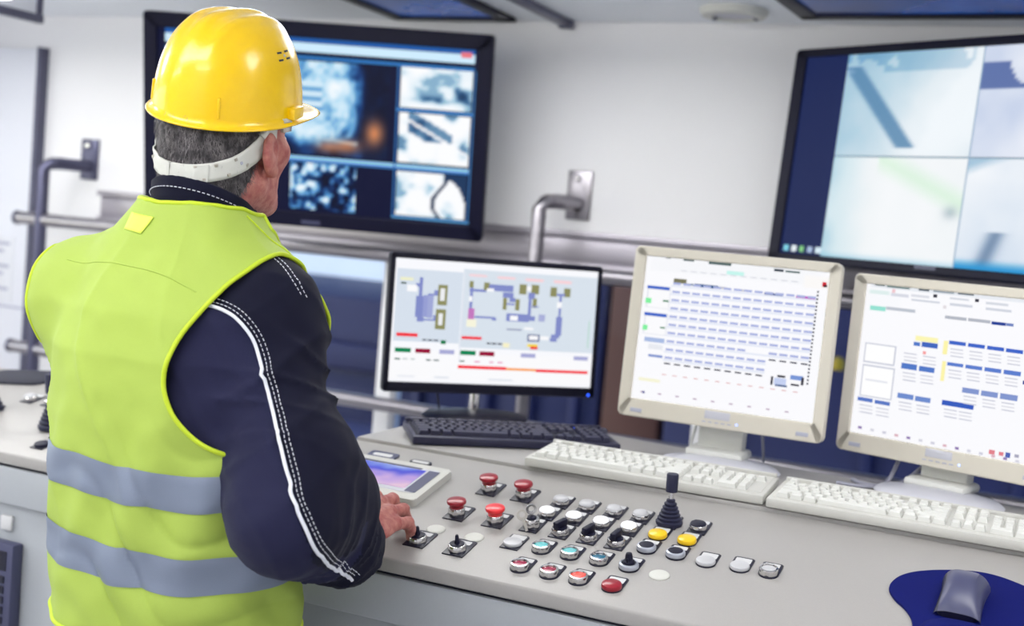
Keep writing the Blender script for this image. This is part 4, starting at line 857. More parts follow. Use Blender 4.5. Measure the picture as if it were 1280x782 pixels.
M3 = [(.024,.979,.835,1.062,(232,236,242)),(.017,.855,.194,.975,(248,249,252)),(.031,.828,.119,.858,(150,226,210)),(.121,.841,.28,.862,(190,196,206)),(.044,.993,.099,1.006,(60,80,80)),(.111,.989,.236,1.006,(110,130,130)),(.284,.989,.341,1.006,(80,90,100)),(.363,.989,.472,1.008,(150,160,170)),(.49,.991,.573,1.008,(90,100,110)),(.365,.954,.386,.975,(60,60,70)),(.581,.954,.601,.974,(60,60,70)),(.018,.937,.129,.963,(222,238,236)),(.138,.934,.235,.955,(216,218,228)),(.248,.944,.345,.961,(220,222,230)),(.252,.918,.403,.931,(210,214,224)),(.452,.954,.551,.967,(214,218,226)),(.456,.914,.572,.931,(210,214,224)),(.636,.947,.747,.963,(214,218,226)),(.639,.911,.766,.927,(210,214,224)),(.423,.89,.44,.911,(226,220,224)),(.142,.956,.16,.981,(240,200,205)),(.439,.828,.55,.848,(180,184,194)),(.558,.829,.67,.849,(180,184,194)),(.676,.825,.746,.845,(36,64,150)),(.747,.827,.784,.845,(110,130,190)),(.028,.477,.203,.61,(205,208,220)),(.035,.488,.194,.601,(254,254,254)),(.028,.251,.209,.464,(205,208,220)),(.035,.259,.201,.453,(254,254,254)),(.053,.358,.175,.37,(226,228,236)),(.298,.664,.418,.697,(252,246,180)),(.292,.63,.327,.655,(80,120,200)),(.335,.629,.42,.662,(60,100,190)),(.448,.6,.472,.688,(252,244,170)),(.453,.429,.473,.557,(252,244,170)),(.346,.582,.363,.603,(246,160,160)),(.24,.471,.324,.509,(80,120,200)),(.336,.471,.418,.505,(80,120,200)),(.238,.277,.325,.311,(110,140,206)),(.334,.275,.416,.308,(110,140,206)),(.021,.216,.106,.242,(90,120,196)),(.118,.214,.203,.239,(90,120,196)),(.476,.278,.559,.311,(50,90,190)),(.554,.278,.639,.311,(50,90,190)),(.571,.377,.656,.41,(130,150,206)),(.667,.375,.75,.409,(130,150,206)),(.761,.374,.846,.41,(130,150,206)),(.476,.669,.562,.693,(60,100,200)),(.573,.668,.658,.692,(60,100,200)),(.669,.667,.753,.691,(60,100,200)),(.762,.666,.845,.69,(60,100,200)),(.479,.533,.562,.555,(90,124,206)),(.573,.531,.658,.555,(90,124,206)),(.669,.53,.752,.556,(90,124,206)),(.764,.529,.847,.557,(90,124,206)),(.861,.483,.872,.507,(40,60,140)),(.486,.637,.552,.645,(206,208,220)),(.488,.614,.555,.623,(222,222,230)),(.491,.592,.557,.6,(206,208,220)),(.584,.637,.648,.645,(206,208,220)),(.586,.614,.651,.622,(222,222,230)),(.588,.592,.653,.6,(206,208,220)),(.679,.636,.742,.644,(206,208,220)),(.681,.614,.745,.622,(222,222,230)),(.683,.592,.747,.6,(206,208,220)),(.772,.636,.834,.644,(206,208,220)),(.774,.614,.837,.622,(222,222,230)),(.776,.592,.839,.6,(206,208,220)),(.489,.502,.556,.51,(206,208,220)),(.492,.479,.558,.487,(222,222,230)),(.494,.456,.56,.464,(206,208,220)),(.583,.502,.648,.51,(206,208,220)),(.586,.479,.65,.488,(222,222,230)),(.588,.457,.653,.465,(206,208,220)),(.679,.503,.742,.511,(206,208,220)),(.681,.481,.745,.489,(222,222,230)),(.683,.458,.747,.466,(206,208,220)),(.772,.504,.835,.512,(206,208,220)),(.774,.482,.837,.49,(222,222,230)),(.777,.46,.839,.468,(206,208,220)),(.252,.442,.321,.45,(206,208,220)),(.254,.418,.324,.427,(222,222,230)),(.256,.395,.326,.404,(206,208,220)),(.347,.442,.415,.45,(206,208,220)),(.349,.419,.418,.427,(222,222,230)),(.352,.396,.42,.404,(206,208,220)),(.246,.57,.316,.578,(206,208,220)),(.248,.546,.318,.555,(222,222,230)),(.251,.523,.32,.532,(206,208,220)),(.349,.566,.417,.574,(206,208,220)),(.351,.543,.419,.551,(222,222,230)),(.353,.52,.422,.528,(206,208,220)),(.249,.247,.319,.256,(206,208,220)),(.252,.224,.321,.233,(222,222,230)),(.254,.201,.324,.209,(206,208,220)),(.345,.245,.414,.254,(206,208,220)),(.348,.222,.416,.231,(222,222,230)),(.35,.199,.418,.208,(206,208,220)),(.035,.187,.108,.195,(206,208,220)),(.038,.163,.111,.172,(222,222,230)),(.04,.139,.113,.148,(206,208,220)),(.129,.184,.2,.192,(206,208,220)),(.131,.16,.202,.169,(222,222,230)),(.133,.137,.205,.145,(206,208,220)),(.49,.25,.557,.258,(206,208,220)),(.492,.227,.559,.235,(222,222,230)),(.495,.204,.561,.213,(206,208,220)),(.568,.249,.633,.257,(206,208,220)),(.57,.227,.635,.235,(222,222,230)),(.572,.204,.638,.212,(206,208,220)),(.581,.352,.646,.36,(206,208,220)),(.584,.329,.649,.338,(222,222,230)),(.586,.307,.651,.315,(206,208,220)),(.677,.35,.741,.358,(206,208,220)),(.679,.328,.743,.336,(222,222,230)),(.682,.306,.745,.314,(206,208,220)),(.771,.349,.834,.357,(206,208,220)),(.773,.327,.836,.335,(222,222,230)),(.776,.305,.838,.313,(206,208,220)),(.042,.03,.064,.048,(150,130,180)),(.112,.028,.133,.045,(214,214,224)),(.18,.026,.201,.043,(206,206,220)),(.247,.023,.268,.04,(220,180,190)),(.313,.021,.334,.038,(150,130,180)),(.379,.019,.399,.036,(214,214,224)),(.443,.017,.464,.033,(206,206,220)),(.507,.015,.527,.031,(220,180,190)),(.57,.012,.59,.029,(150,130,180)),(.632,.01,.651,.027,(214,214,224)),(.693,.008,.712,.024,(206,206,220)),(.754,.006,.773,.022,(220,180,190)),(.813,.004,.832,.02,(150,130,180)),(.872,.002,.891,.018,(214,214,224)),(.74,.023,.769,.051,(226,130,140)),(.789,.025,.812,.049,(226,130,140)),(.821,.021,.845,.053,(80,100,180)),(.865,.031,.886,.051,(170,170,190))]

def clipr(l): return [(max(0, a), max(0, b), min(1, c), min(1, d), e) for a, b, c, d, e in l]
def beige_monitor(label, P7, rects, scr, swivel_dx=0.0):
    cx, cy, cz, yw, tl, w, h = P7; M = pose(cx, cy, cz, yw, tl); sx, sz, sw, sh = scr
    base = Vector((cx + .02*cos(yw) + sin(yw) * .035, cy + .02*sin(yw) - cos(yw) * .035, LZ))
    t = thing('monitor', T(base) @ RZ(yw), label, 'monitor', 'monitors on the desk ledge')
    bz = part('bezel', ring_prism(rrect(w, h, .012), rrect(sw, sh, .002, cx=sx, cy=sz), 0.0, .028, .003), t, M, 'beige_plastic')
    part('back_cover', box(-w/2 + .004, w/2 - .004, .02, .05, -h/2 + .004, h/2 - .004, .008), t, M, 'grey_plastic')
    part('back_bulge', box(-w/2 + .07, w/2 - .07, .04, .075, -h/2 + .05, h/2 - .05, .015), t, M, 'grey_plastic')
    part('screen', picture(clipr(rects), sw, sh, None, (250, 250, 253)), t, M @ T((sx, .006, sz)), 'screen_desk')
    part('logo_plate', box(-.026, .026, -.0012, .002, -.158, -.142, .001), bz, M @ T((.0, 0, 0)), 'grey_plastic')
    for k in range(5): part('menu_button', box(-.004, .004, -.0015, .002, -.1655, -.1635), bz, M @ T((-.026 + k*.013, 0, 0)), 'ink_grey')
    part('power_light', lathe([(.0024, 0), (.0022, .0012), (.0005, .0016)], 14), bz, M @ T((.0408, 0, -.1628)) @ RX(pi/2), 'led_white')
    for s in (-1, 1): part('speaker_slot', box(-.012, .012, -.0012, .001, -.166, -.158, .0005), bz, M @ T((s*.17, 0, 0)), 'ink_grey')
    MB = T(base) @ RZ(yw)
    part('base', lathe([(.118, 0), (.12, .004), (.112, .010), (.06, .016), (.0005, .018)], 48), t, MB @ Matrix.Diagonal((1.0, .82, 1, 1)), 'grey_plastic')
    nk = part('neck', join_me([(box(-.067, .027, .066, .106, .012, .26, .008), None), (box(-.080, .040, .02, .108, .010, .028, .008), None)]), t, MB, 'key_white')
    part('hinge', box(-.07, .03, .05, .09, .20, .29, .008), t, MB, 'grey_plastic')
    return t, MB
SCR2 = (.001, .009, .3716, .294); SCR3 = (.001, .0095, .3716, .297)
t2, MB2 = beige_monitor('beige monitor showing a table of blue entries, in the middle', [-.5946, 2.3894, 1.2831, .0028, .0724, .42, .3513], M2, SCR2)
t3, MB3 = beige_monitor('beige monitor with scattered blue headed boxes, at the right edge', [-.174, 2.4292, 1.2644, -.2968, .0224, .42, .3545], M3, SCR3)
def cable(label, pts, r, m):
    # smooth through points
    P_ = [Vector(p) for p in pts]; out = []
    for i in range(len(P_) - 1):
        p0, p1, p2, p3 = P_[max(i-1, 0)], P_[i], P_[i+1], P_[min(i+2, len(P_)-1)]
        for k in range(6):
            t = k / 6; out.append(.5*((2*p1) + (p2 - p0)*t + (2*p0 - 5*p1 + 4*p2 - p3)*t*t + (3*p1 - p0 - 3*p2 + p3)*t**3))
    out.append(P_[-1])
    o = part('cable', tube(out, r, 8), None, None, m); tag(o, label, 'cable', 'monitor cables'); return o
Z0 = LZ + .004
cable('pale cable hanging left of the middle beige monitor stand', [(-.665, 2.49, 1.16), (-.668, 2.505, 1.10), (-.672, 2.49, 1.055), (-.66, 2.45, Z0 + .012), (-.655, 2.50, Z0 + .01)], .003, 'key_white')
cable('pale cable hanging right of the middle beige monitor stand', [(-.535, 2.49, 1.16), (-.528, 2.50, 1.10), (-.525, 2.52, 1.05), (-.53, 2.56, 1.0), (-.53, 2.60, .85)], .003, 'cable_grey')
cable('grey cable curling from the right beige monitor, left one', [(-.235, 2.50, 1.14), (-.25, 2.50, 1.09), (-.268, 2.46, Z0), (-.30, 2.41, Z0), (-.33, 2.44, Z0)], .0042, 'cable_grey')
cable('grey cable running from the right beige monitor stand, right one', [(-.175, 2.52, 1.13), (-.20, 2.50, 1.085), (-.245, 2.45, Z0 + .002), (-.30, 2.385, Z0), (-.35, 2.38, Z0)], .0042, 'cable_grey')
# black monitor
P1 = [-1.1449, 2.4859, 1.2453, .7851, .0427, .51, .3068]
cx, cy, cz, yw, tl, w, h = P1; M = pose(cx, cy, cz, yw, tl)
base = Vector((cx - sin(yw)*.035 + .0, cy + cos(yw)*.035 - .045, LZ)); MB = T(base) @ RZ(yw)
t1 = thing('monitor', MB, 'black wide monitor showing a plant flow diagram, nearest the worker', 'monitor', 'monitors on the desk ledge')
bz = part('bezel', ring_prism(rrect(w, h, .008), rrect(.4875, .2714, .001, cx=.0015, cy=.0047), 0.0, .02, .003), t1, M, 'gloss_black')
part('back_cover', box(-w/2 + .003, w/2 - .003, .014, .04, -h/2 + .003, h/2 - .003, .008), t1, M, 'black_plastic')
part('screen', picture(clipr(M1), .4875, .2714, None, (248, 249, 253)), t1, M @ T((.0015, .006, .0047)), 'screen_desk')
part('power_light', lathe([(.0036, 0), (.0034, .001), (.0005, .0014)], 14), bz, M @ T((.239, 0, -.1472)) @ RX(pi/2), 'led_blue')
part('chin', box(-w/2 + .002, w/2 - .002, -.0008, .003, -h/2 + .001, -h/2 + .004), bz, M, 'black_plastic')
part('neck', tube([(0, .012, .008), (0, .012, .06), (0, .03, .12), (0, .045, .17)], .0125, 16), t1, MB, 'chrome')
part('base', lathe([(.105, 0), (.108, .005), (.10, .012), (.05, .017), (.0005, .019)], 44), t1, MB @ Matrix.Diagonal((1.15, .8, 1, 1)), 'gloss_black')
cable('thin dark cable behind the black monitor on the ledge', [(-1.28, 2.45, 1.13), (-1.27, 2.46, 1.09), (-1.255, 2.46, Z0), (-1.21, 2.42, Z0)], .0025, 'cable_black')

# ------------------------------------------------------------------ mouse pad and mouse
MP = PM(0, 0, .0)
pad_out = [(-.184, .150), (-.178, .184), (-.162, .209), (-.140, .2265), (-.112, .241), (-.08, .252), (-.05, .254), (-.02, .245), (.02, .222), (.05, .19), (.062, .15), (.055, .11),
           (.035, .075), (.028, .04), (.02, .01), (-.005, -.012), (-.04, -.02), (-.08, -.018), (-.11, -.005), (-.13, .02), (-.137, .05), (-.143, .075), (-.155, .098), (-.172, .120)]
def smooth_loop(p, n=4):
    out = []; N = len(p); p = [Vector((a, b, 0)) for a, b in p]
    for i in range(N):
        a, b, c, d = p[i-1], p[i], p[(i+1) % N], p[(i+2) % N]
        for k in range(n):
            t = k/n; q = .5*((2*b) + (c - a)*t + (2*a - 5*b + 4*c - d)*t*t + (3*b - a - 3*c + d)*t**3); out.append((q.x, q.y))
    return out
mp = thing('mouse_pad', PM(-.06, .12), 'navy blue mouse pad with gel wrist rest', 'mouse pad')
part('pad', prism(smooth_loop(pad_out), .0003, .0045, .0015), mp, MP, 'pad_blue')
rest = [(-.128, .050), (-.118, .072), (-.095, .083), (-.055, .082), (-.02, .072), (.005, .055), (.012, .03), (.0, .008), (-.04, -.012), (-.085, -.010), (-.118, .012)]
def dome_over(loop, z0, hgt, rings=6):
    L = np.array(loop); c = L.mean(0); V = []; F = []; n = len(L)
    for k in range(rings + 1):
        a = k/rings*pi/2; s = cos(a)*.55 + .45 if k < rings else 0.02
        s = 1 - (1 - cos(a)) * .98
        for p in L: V.append((c[0] + (p[0]-c[0])*s, c[1] + (p[1]-c[1])*s, z0 + hgt*sin(a)))
    for k in range(rings):
        for i in range(n): F.append((k*n + i, k*n + (i+1) % n, (k+1)*n + (i+1) % n, (k+1)*n + i))
    F.append(tuple(rings*n + i for i in range(n)))
    return np_mesh(V, F)
part('wrist_rest', dome_over(smooth_loop(rest), .004, .016), mp, MP, 'pad_blue')
MM = PM(-.081, .142, .0046, -.04)
ms = thing('computer_mouse', MM, 'dark grey computer mouse on the blue pad', 'mouse')
def mouse_shell(x0, x1, hs=1.0, lift=0):
    ny, nx = 26, 18; P_ = np.zeros((ny, nx, 3))
    for i in range(ny):
        t = i/(ny-1); y = -.052 + .104*t
        wl = .0325*(1 - .10*sin(pi*t) + .06*t); 
        hh = (.0385*sin(pi*(t*.80 + .025))**.55 + .001)*hs
        hh = hh if t < .9 else hh*(1 - .25*((t - .9)/.1)**2)
        for j in range(nx):
            u = j/(nx-1); x = x0 + (x1 - x0)*u
            e = max(0, 1 - abs(x)**3.2)
            P_[i, j] = (x*wl*(1.0), y, max(.002, hh*e**.42) + lift)
    return grid_mesh(P_)
part('shell', mouse_shell(-.82, .55), ms, MM, 'mouse_grey'); part('left_side', mouse_shell(-1, -.82, .985), ms, MM, 'mouse_dark'); part('right_side', mouse_shell(.55, 1, .985), ms, MM, 'mouse_grey')
part('underside', prism([(a*.031, b*.052) for a, b in rrect(1.94, 1.96, .4, 5)], .0, .010), ms, MM, 'mouse_dark')
part('wheel', lathe([(.009, -.004), (.011, -.003), (.011, .003), (.009, .004)], 20), ms, MM @ T((.004, .036, .0235)) @ RY(pi/2), 'chrome')
# ------------------------------------------------------------------ the worker: implicit shapes
TORSO = [(.80, -1.160, 1.455, .178, .140), (.95, -1.162, 1.452, .180, .139), (1.05, -1.165, 1.448, .180, .136), (1.15, -1.168, 1.446, .184, .134),
         (1.25, -1.170, 1.448, .188, .132), (1.31, -1.172, 1.452, .172, .120), (1.36, -1.173, 1.458, .140, .104), (1.40, -1.174, 1.464, .114, .092), (1.425, -1.175, 1.466, .094, .086), (1.455, -1.176, 1.470, .080, .080), (1.47, -1.176, 1.472, .074, .076)]
SHR, ELR, WRR = (-1.040, 1.465, 1.322), (-.918, 1.372, 1.058), (-.938, 1.560, .978)
SHL, ELL, WRL = (-1.318, 1.466, 1.322), (-1.365, 1.585, 1.12), (-1.285, 1.755, 1.020)
def sd_torso(p, grow=0.0):
    t = [(z, cx, cy, a + grow, b + grow) for z, cx, cy, a, b in TORSO]
    return loft(p, t)
def fold(p, a, b, n, amp, ph=0.0):
    """ring wrinkles along a limb"""
    a = np.asarray(a); b = np.asarray(b); ba = b - a; L = np.linalg.norm(ba); t = ((p - a) @ ba) / L**2
    q = p - a; side = q[:, 0] * 9 + q[:, 1] * 13
    s1 = np.sin(t * n * 6.283 + ph + 1.6*np.sin(side)); s2 = np.sin(t * n * 9.7 - side*1.3 + 2*ph + np.sin(q[:, 2]*31))
    return amp * (1.2*(1 - np.abs(s1))**2 - .4 + .9*(1 - np.abs(s2))**3) * np.exp(-((t - .5)/.6)**4)
def sd_arm(p, S, E, Wr, rs=(.076, .070, .070, .064), wr=1.0):
    up = rcone(p, S, E, rs[0], rs[1]); fo = rcone(p, E, Wr, rs[2], rs[3])
    if wr:
        up = up + fold(p, S, E, 1.6, -.0072*wr); fo = fo + fold(p, E, Wr, 2.0, -.0075*wr, 1.0)
    d = smin(up, fo, .055)
    E_ = np.asarray(E)
    d = smin(d, rcone(p, E_ + (0, .040, .075), E_ + (0, .115, .012), .062, .062), .05)
    # flat cuff
    ax = np.asarray(Wr) - np.asarray(E); ax = ax / np.linalg.norm(ax)
    cut = (p - np.asarray(Wr)) @ ax - .012
    near = np.linalg.norm(p - np.asarray(Wr), axis=1) < .12
    return np.where(near, np.maximum(d, cut), d)
def sd_jacket(p):
    d = sd_torso(p)
    d = smin(d, rcone(p, (-1.11, 1.465, 1.372), SHR, .050, .068), .05)
    d = smin(d, rcone(p, (-1.24, 1.463, 1.372), SHL, .044, .058), .05)
    d = smin(d, sd_arm(p, SHR, ELR, WRR), .035)
    d = smin(d, sd_arm(p, SHL, ELL, WRL), .035)
    return d + .0026 * vnoise(p, 22.0) + .0016 * vnoise(p, 47.0, 3.0) - .0024*(1 - np.abs(np.sin(p[:, 2]*24 + p[:, 0]*31 + 1.2*np.sin(p[:, 1]*29))))**4
def sd_vest(p):
    d = sd_torso(p, .013)
    d = smin(d, rcone(p, (-1.10, 1.465, 1.372), (-1.030, 1.465, 1.325), .058, .074), .06)
    d = smin(d, rcone(p, (-1.25, 1.463, 1.378), (-1.385, 1.460, 1.318), .064, .072), .06)
    d = smin(d, rcone(p, (-1.385, 1.460, 1.312), (-1.340, 1.475, 1.20), .066, .05), .06)
    d = smin(d, ellip(p, (-1.065, 1.555, 1.262), (.075, .065, .10)), .03)
    return d

HC = np.array((-1.172, 1.506, 1.565))
def rotm(yaw, tilt):
    cz, sz, cx, sx = np.cos(yaw), np.sin(yaw), np.cos(tilt), np.sin(tilt)
    return np.array([[cz, -sz, 0], [sz, cz, 0], [0, 0, 1]]) @ np.array([[1, 0, 0], [0, cx, -sx], [0, sx, cx]])
RH = rotm(-.08, .08)
def sd_head(p, ears=True):
    q = (p - HC) @ RH
    m = q.copy(); m[:, 0] = np.abs(m[:, 0])
    d = ellip(q, (0, -.010, .033), (.0745, .097, .086))
    d = smin(d, ellip(q, (0, -.045, -.03), (.060, .055, .065)), .03)
    d = smin(d, ellip(q, (0, .035, -.03), (.063, .062, .086)), .03)
    d = smin(d, rcone(m, (.052, .008, -.062), (.018, .072, -.092), .020, .022), .02)
    d = smin(d, ellip(m, (.043, .060, -.012), (.028, .028, .026)), .02)
    d = smin(d, ellip(q, (0, .084, .028), (.056, .018, .013)), .015)
    d = smin(d, rcone(q, (0, .094, .012), (0, .116, -.026), .008, .0135), .010)
    d = smin(d, ellip(m, (.012, .104, -.030), (.010, .010, .008)), .006)
    d = np.maximum(d, -ellip(m, (.032, .106, .006), (.015, .016, .010)))
    d = smin(d, ellip(q, (0, .096, -.060), (.024, .010, .006)), .004)
    d = smin(d, ellip(q, (0, .095, -.070), (.022, .010, .006)), .004)
    neck = rcone(p, (-1.176, 1.470, 1.40), HC + RH @ np.array((0, -.028, -.055)), .062, .060)
    d = smin(d, neck, .03)
    if ears:
        e = ellip(m, (.081, .012, -.012), (.009, .021, .033), rotm(-.35, -.18).T if False else rotm(.30, .0))
        e = np.maximum(e, -ellip(m, (.092, .018, -.004), (.008, .011, .017)))
        d = smin(d, e, .008)
        d = smin(d, ellip(m, (.077, .022, -.040), (.008, .009, .010)), .008)
    return d + .0006 * vnoise(p, 160.0)
def hand_frame(W, fwd, roll=0.0):
    y = np.asarray(fwd, float); y = y / np.linalg.norm(y); x = np.cross(y, (0, 0, 1)); x /= np.linalg.norm(x); z = np.cross(x, y)
    c, s = np.cos(roll), np.sin(roll); x, z = c*x + s*z, -s*x + c*z
    return np.asarray(W, float), np.stack([x, y, z], 1)
RHAND = hand_frame((-.940, 1.582, .9935), (-.04, .985, .150), -.30)
LHAND = hand_frame((-1.282, 1.770, 1.032), (.12, .98, .12), .05)
FING = [(-.029, .088, .000, (.042, .025, .020), .0096), (-.009, .093, .004, (.046, .029, .021), .0098), (.0115, .087, .002, (.042, .027, .020), .0093), (.030, .077, -.004, (.033, .020, .018), .0084)]
def sd_hand(p, fr, mirror=1.0, curl=(-.22, -.72, -1.0)):
    W, R = fr
    q = (p - W) @ R; q = q * np.array((mirror, 1, 1)) / 1.10
    d = rcone(q, (0, -.07, -.004), (0, .006, -.002), .031, .026)                 # forearm to wrist
    d = smin(d, ellip(q, (-.002, .048, -.004), (.041, .055, .017)), .02)         # palm
    d = smin(d, rcone(q, (-.020, .02, -.012), (-.036, .058, -.014), .017, .014), .012)
    for k, (x, y, z, L, r) in enumerate(FING):
        a = np.array((x, y, z)); f = None; rr = [r*1.08, r, r*.92, r*.80]
        d = smin(d, rcone(q, (x*.55, .03, z + .002), a + (0, -.004, .0035), .009, r*1.06), .008)   # tendon ridge to knuckle
        spread = (-.10, -.02, .07, .17)[k]
        for s in range(3):
            ca, sa = np.cos(curl[s] - (.06*k if s else 0)), np.sin(curl[s] - (.06*k if s else 0))
            b = a + L[s] * np.array((np.sin(spread)*ca, np.cos(spread)*ca, sa))
            seg = rcone(q, a, b, rr[s], rr[s+1]); f = seg if f is None else smin(f, seg, .004); a = b
        d = smin(d, f, .006)
    a = np.array((-.034, .040, -.014)); f = None
    for L, dirv, r0, r1 in ((.036, (-.52, .76, -.38), .0125, .0108), (.030, (-.10, .88, -.46), .0108, .0085)):
        dv = np.array(dirv); dv = dv / np.linalg.norm(dv); b = a + L*dv; seg = rcone(q, a, b, r0, r1); f = seg if f is None else smin(f, seg, .004); a = b
    d = smin(d, f, .010)
    return d * 1.10 + .0005 * vnoise(p, 240.0)
HIPL, HIPR = (-1.240, 1.455, .84), (-1.085, 1.455, .84)
KNL, KNR = (-1.27, 1.46, .50), (-1.065, 1.47, .50)
ANL, ANR = (-1.285, 1.42, .09), (-1.05, 1.43, .09)
def sd_legs(p, g=0.0):
    d = ellip(p, (-1.165, 1.45, .90), (.148 + g, .108 + g, .12))
    for h_, k_, a_ in ((HIPL, KNL, ANL), (HIPR, KNR, ANR)):
        d = smin(d, smin(rcone(p, h_, k_, .076 + g, .060 + g), rcone(p, k_, a_, .058 + g, .040 + g*1.6), .03), .03)
    return d
def sd_core(p):
    d = smin(sd_torso(p, -.022), sd_legs(p), .03)
    for S, E_, Wr in ((SHR, ELR, WRR), (SHL, ELL, WRL)):
        d = smin(d, smin(rcone(p, S, E_, .052, .042), rcone(p, E_, Wr, .042, .030), .02), .04)
    return d
def sd_trousers(p):
    d = np.maximum(sd_legs(p, .016), p[:, 2] - .99)
    for a_ in (ANL, ANR): d = np.where(p[:, 2] < .2, np.maximum(d, .055 - p[:, 2]), d)
    return d + .004 * vnoise(p, 17.0, 1.0)
def sd_boot(p, A):
    A = np.asarray(A); d = rcone(p, A + (0, -.01, .09), A + (0, -.015, -.03), .050, .046)
    d = smin(d, rcone(p, A + (0, 0, -.045), A + (0, .13, -.055), .044, .038), .03)
    return np.maximum(d, -(p[:, 2] - .0))

PX, PYY = -1.165, 1.45
person = thing('person', (PX, PYY, 0), 'worker in navy jacket and lime safety vest standing at the console', 'person')
def net_mesh(parts, it=1):
    V = []; F = []; n = 0
    for f, lo, hi, h in parts:
        v, q = surface_net(f, lo, hi, h); v = relax(v, q, it); V.append(v); F.append(q + n); n += len(v)
    return np_mesh(np.concatenate(V), np.concatenate(F))
body = part('body', net_mesh([
    (sd_head, (-1.30, 1.36, 1.41), (-1.05, 1.66, 1.72), .0034),
    (lambda p: sd_hand(p, RHAND), (-1.06, 1.54, .92), (-.88, 1.84, 1.05), .0022),
    (lambda p: sd_hand(p, LHAND, -1.0), (-1.38, 1.69, .95), (-1.18, 1.98, 1.09), .0026),
    (sd_core, (-1.50, 1.25, .05), (-.85, 1.80, 1.50), .011)]), person, None, 'skin')
for s in (-1, 1):
    c = HC + RH @ np.array((s*.032, .090, .006))
    part('eye', lathe([(.0005, -.0115), (.006, -.0098), (.0105, -.005), (.0115, 0), (.0105, .005), (.006, .0098), (.0005, .0115)], 16), body, T(Vector(c)), 'label_white')
jacket = part('jacket', net_mesh([(sd_jacket, (-1.50, 1.23, .80), (-.79, 1.84, 1.50), .0046)], 1), person, None, 'jacket_navy')
jacket.data.materials.append(MATS['jacket_slate'])
# collar: stand-up ring, open inside, stitched
def collar_pts(z_off, r_add, n=48):
    out = []
    for k in range(n):
        a = 2*pi*k/n; y = sin(a)
        out.append((-1.176 + (.0745 + r_add)*cos(a), 1.478 + (.0765 + r_add)*y, 1.450 + z_off - .030*y - .012*max(0, y)))
    return out
rings = [collar_pts(-.045, .012), collar_pts(-.020, .0075), collar_pts(.008, .004), collar_pts(.026, .005), collar_pts(.029, .001), collar_pts(.024, -.003), collar_pts(-.03, -.002)]
collar = part('collar', grid_mesh(np.array(rings), close_u=True), person, None, 'jacket_navy')
def dashed(path, r, m, parent, name, dash=.0042, gap=.0028):
    """stitches: short tubes along a polyline, one mesh"""
    P_ = [Vector(p) for p in path]; bm = bmesh.new(); L = 0; segs = []
    for a, b in zip(P_, P_[1:]): segs.append((L, L + (b - a).length, a, b)); L = segs[-1][1]
    def at(s):
        for l0, l1, a, b in segs:
            if s <= l1: return a.lerp(b, (s - l0)/max(1e-9, l1 - l0))
        return segs[-1][3]
    s = 0.0; lst = []
    while s + dash < L: lst.append((tube([at(s), at(s + dash)], r, 5), None)); s += dash + gap
    bm.free(); o = part(name, join_me(lst), parent, None, m); o['kind'] = 'stuff'; return o
top = collar_pts(.012, .0062, 96)
dashed(top + top[:1], .0007, 'thread_white', collar, 'stitching')
def grad(f, p, e=.002):
    g = np.stack([f(p + np.eye(3)[i]*e) - f(p - np.eye(3)[i]*e) for i in range(3)], 1); return g / (np.linalg.norm(g, axis=1, keepdims=True) + 1e-9)
def on_surface(f, pts, off, n=60):
    """resample a rough polyline and settle it on the surface f = off"""
    P_ = np.array(pts, float); d = np.r_[0, np.cumsum(np.linalg.norm(np.diff(P_, axis=0), axis=1))]; s = np.linspace(0, d[-1], n)
    Q = np.stack([np.interp(s, d, P_[:, i]) for i in range(3)], 1)
    for _ in range(4):
        Q[1:-1] = .25*Q[:-2] + .5*Q[1:-1] + .25*Q[2:]
    for _ in range(6): Q = Q - grad(f, Q) * (f(Q) - off)[:, None]*.9
    return Q
PIPE = [(-1.0756, 1.3576, 1.3318), (-1.0424, 1.3645, 1.3285), (-1.0166, 1.3674, 1.3168), (-0.9957, 1.3746, 1.2912), (-0.9656, 1.3603, 1.2463), (-0.9306, 1.3459, 1.1872), (-0.8943, 1.3247, 1.1313), (-0.8649, 1.3132, 1.0852), (-0.8481, 1.3270, 1.0410), (-0.8542, 1.3837, 1.0004), (-0.8892, 1.5045, 0.9461)]
Q = on_surface(sd_jacket, PIPE, .0022, 90); part('piping', tube([tuple(q) for q in Q], .0026, 8), jacket, None, 'thread_white')
zs = np.array(PIPE)[::-1, 2]; xs_p = np.array(PIPE)[::-1, 0]      # cloth panel behind the piping is slate
jc = np.zeros(len(jacket.data.polygons)*3); jacket.data.polygons.foreach_get('center', jc); jc = jc.reshape(-1, 3)
pa, pb = np.array(PIPE[0]), np.array(PIPE[3])
back = (jc[:, 1] < 1.47) & (jc[:, 2] < 1.333) & (jc[:, 0] > -1.2) & (jc[:, 0] < np.interp(jc[:, 2], zs, xs_p)) & (jc[:, 2] > .94)
jacket.data.polygons.foreach_set('material_index', back.astype(np.int32))
def shifted(Q, w):
    t = np.gradient(Q, axis=0); t /= np.linalg.norm(t, axis=1, keepdims=True); n = grad(sd_jacket, Q); s = np.cross(t, n); return Q + s*w
for w in (-.0075, -.0135): 
    Q2 = on_surface(sd_jacket, shifted(Q, w), .0016, 90); dashed([tuple(q) for q in Q2], .0006, 'thread_white', jacket, 'stitching')
SEAM = [(-1.0354, 1.4475, 1.4064), (-1.0101, 1.4425, 1.3949), (-0.9822, 1.4344, 1.3725), (-0.9683, 1.4423, 1.3523)]
for w in (0.0, .0075):
    Q2 = on_surface(sd_jacket, [(x + w, y + w, z) for x, y, z in SEAM], .0012, 24); dashed([tuple(q) for q in Q2], .0006, 'thread_white', jacket, 'stitching')
# sleeve seam over the shoulder head and darker cuff ring
CUF = []
axw = np.array(WRR) - np.array(ELR); axw /= np.linalg.norm(axw); u = np.cross(axw, (0, 0, 1)); u /= np.linalg.norm(u); v = np.cross(u, axw)
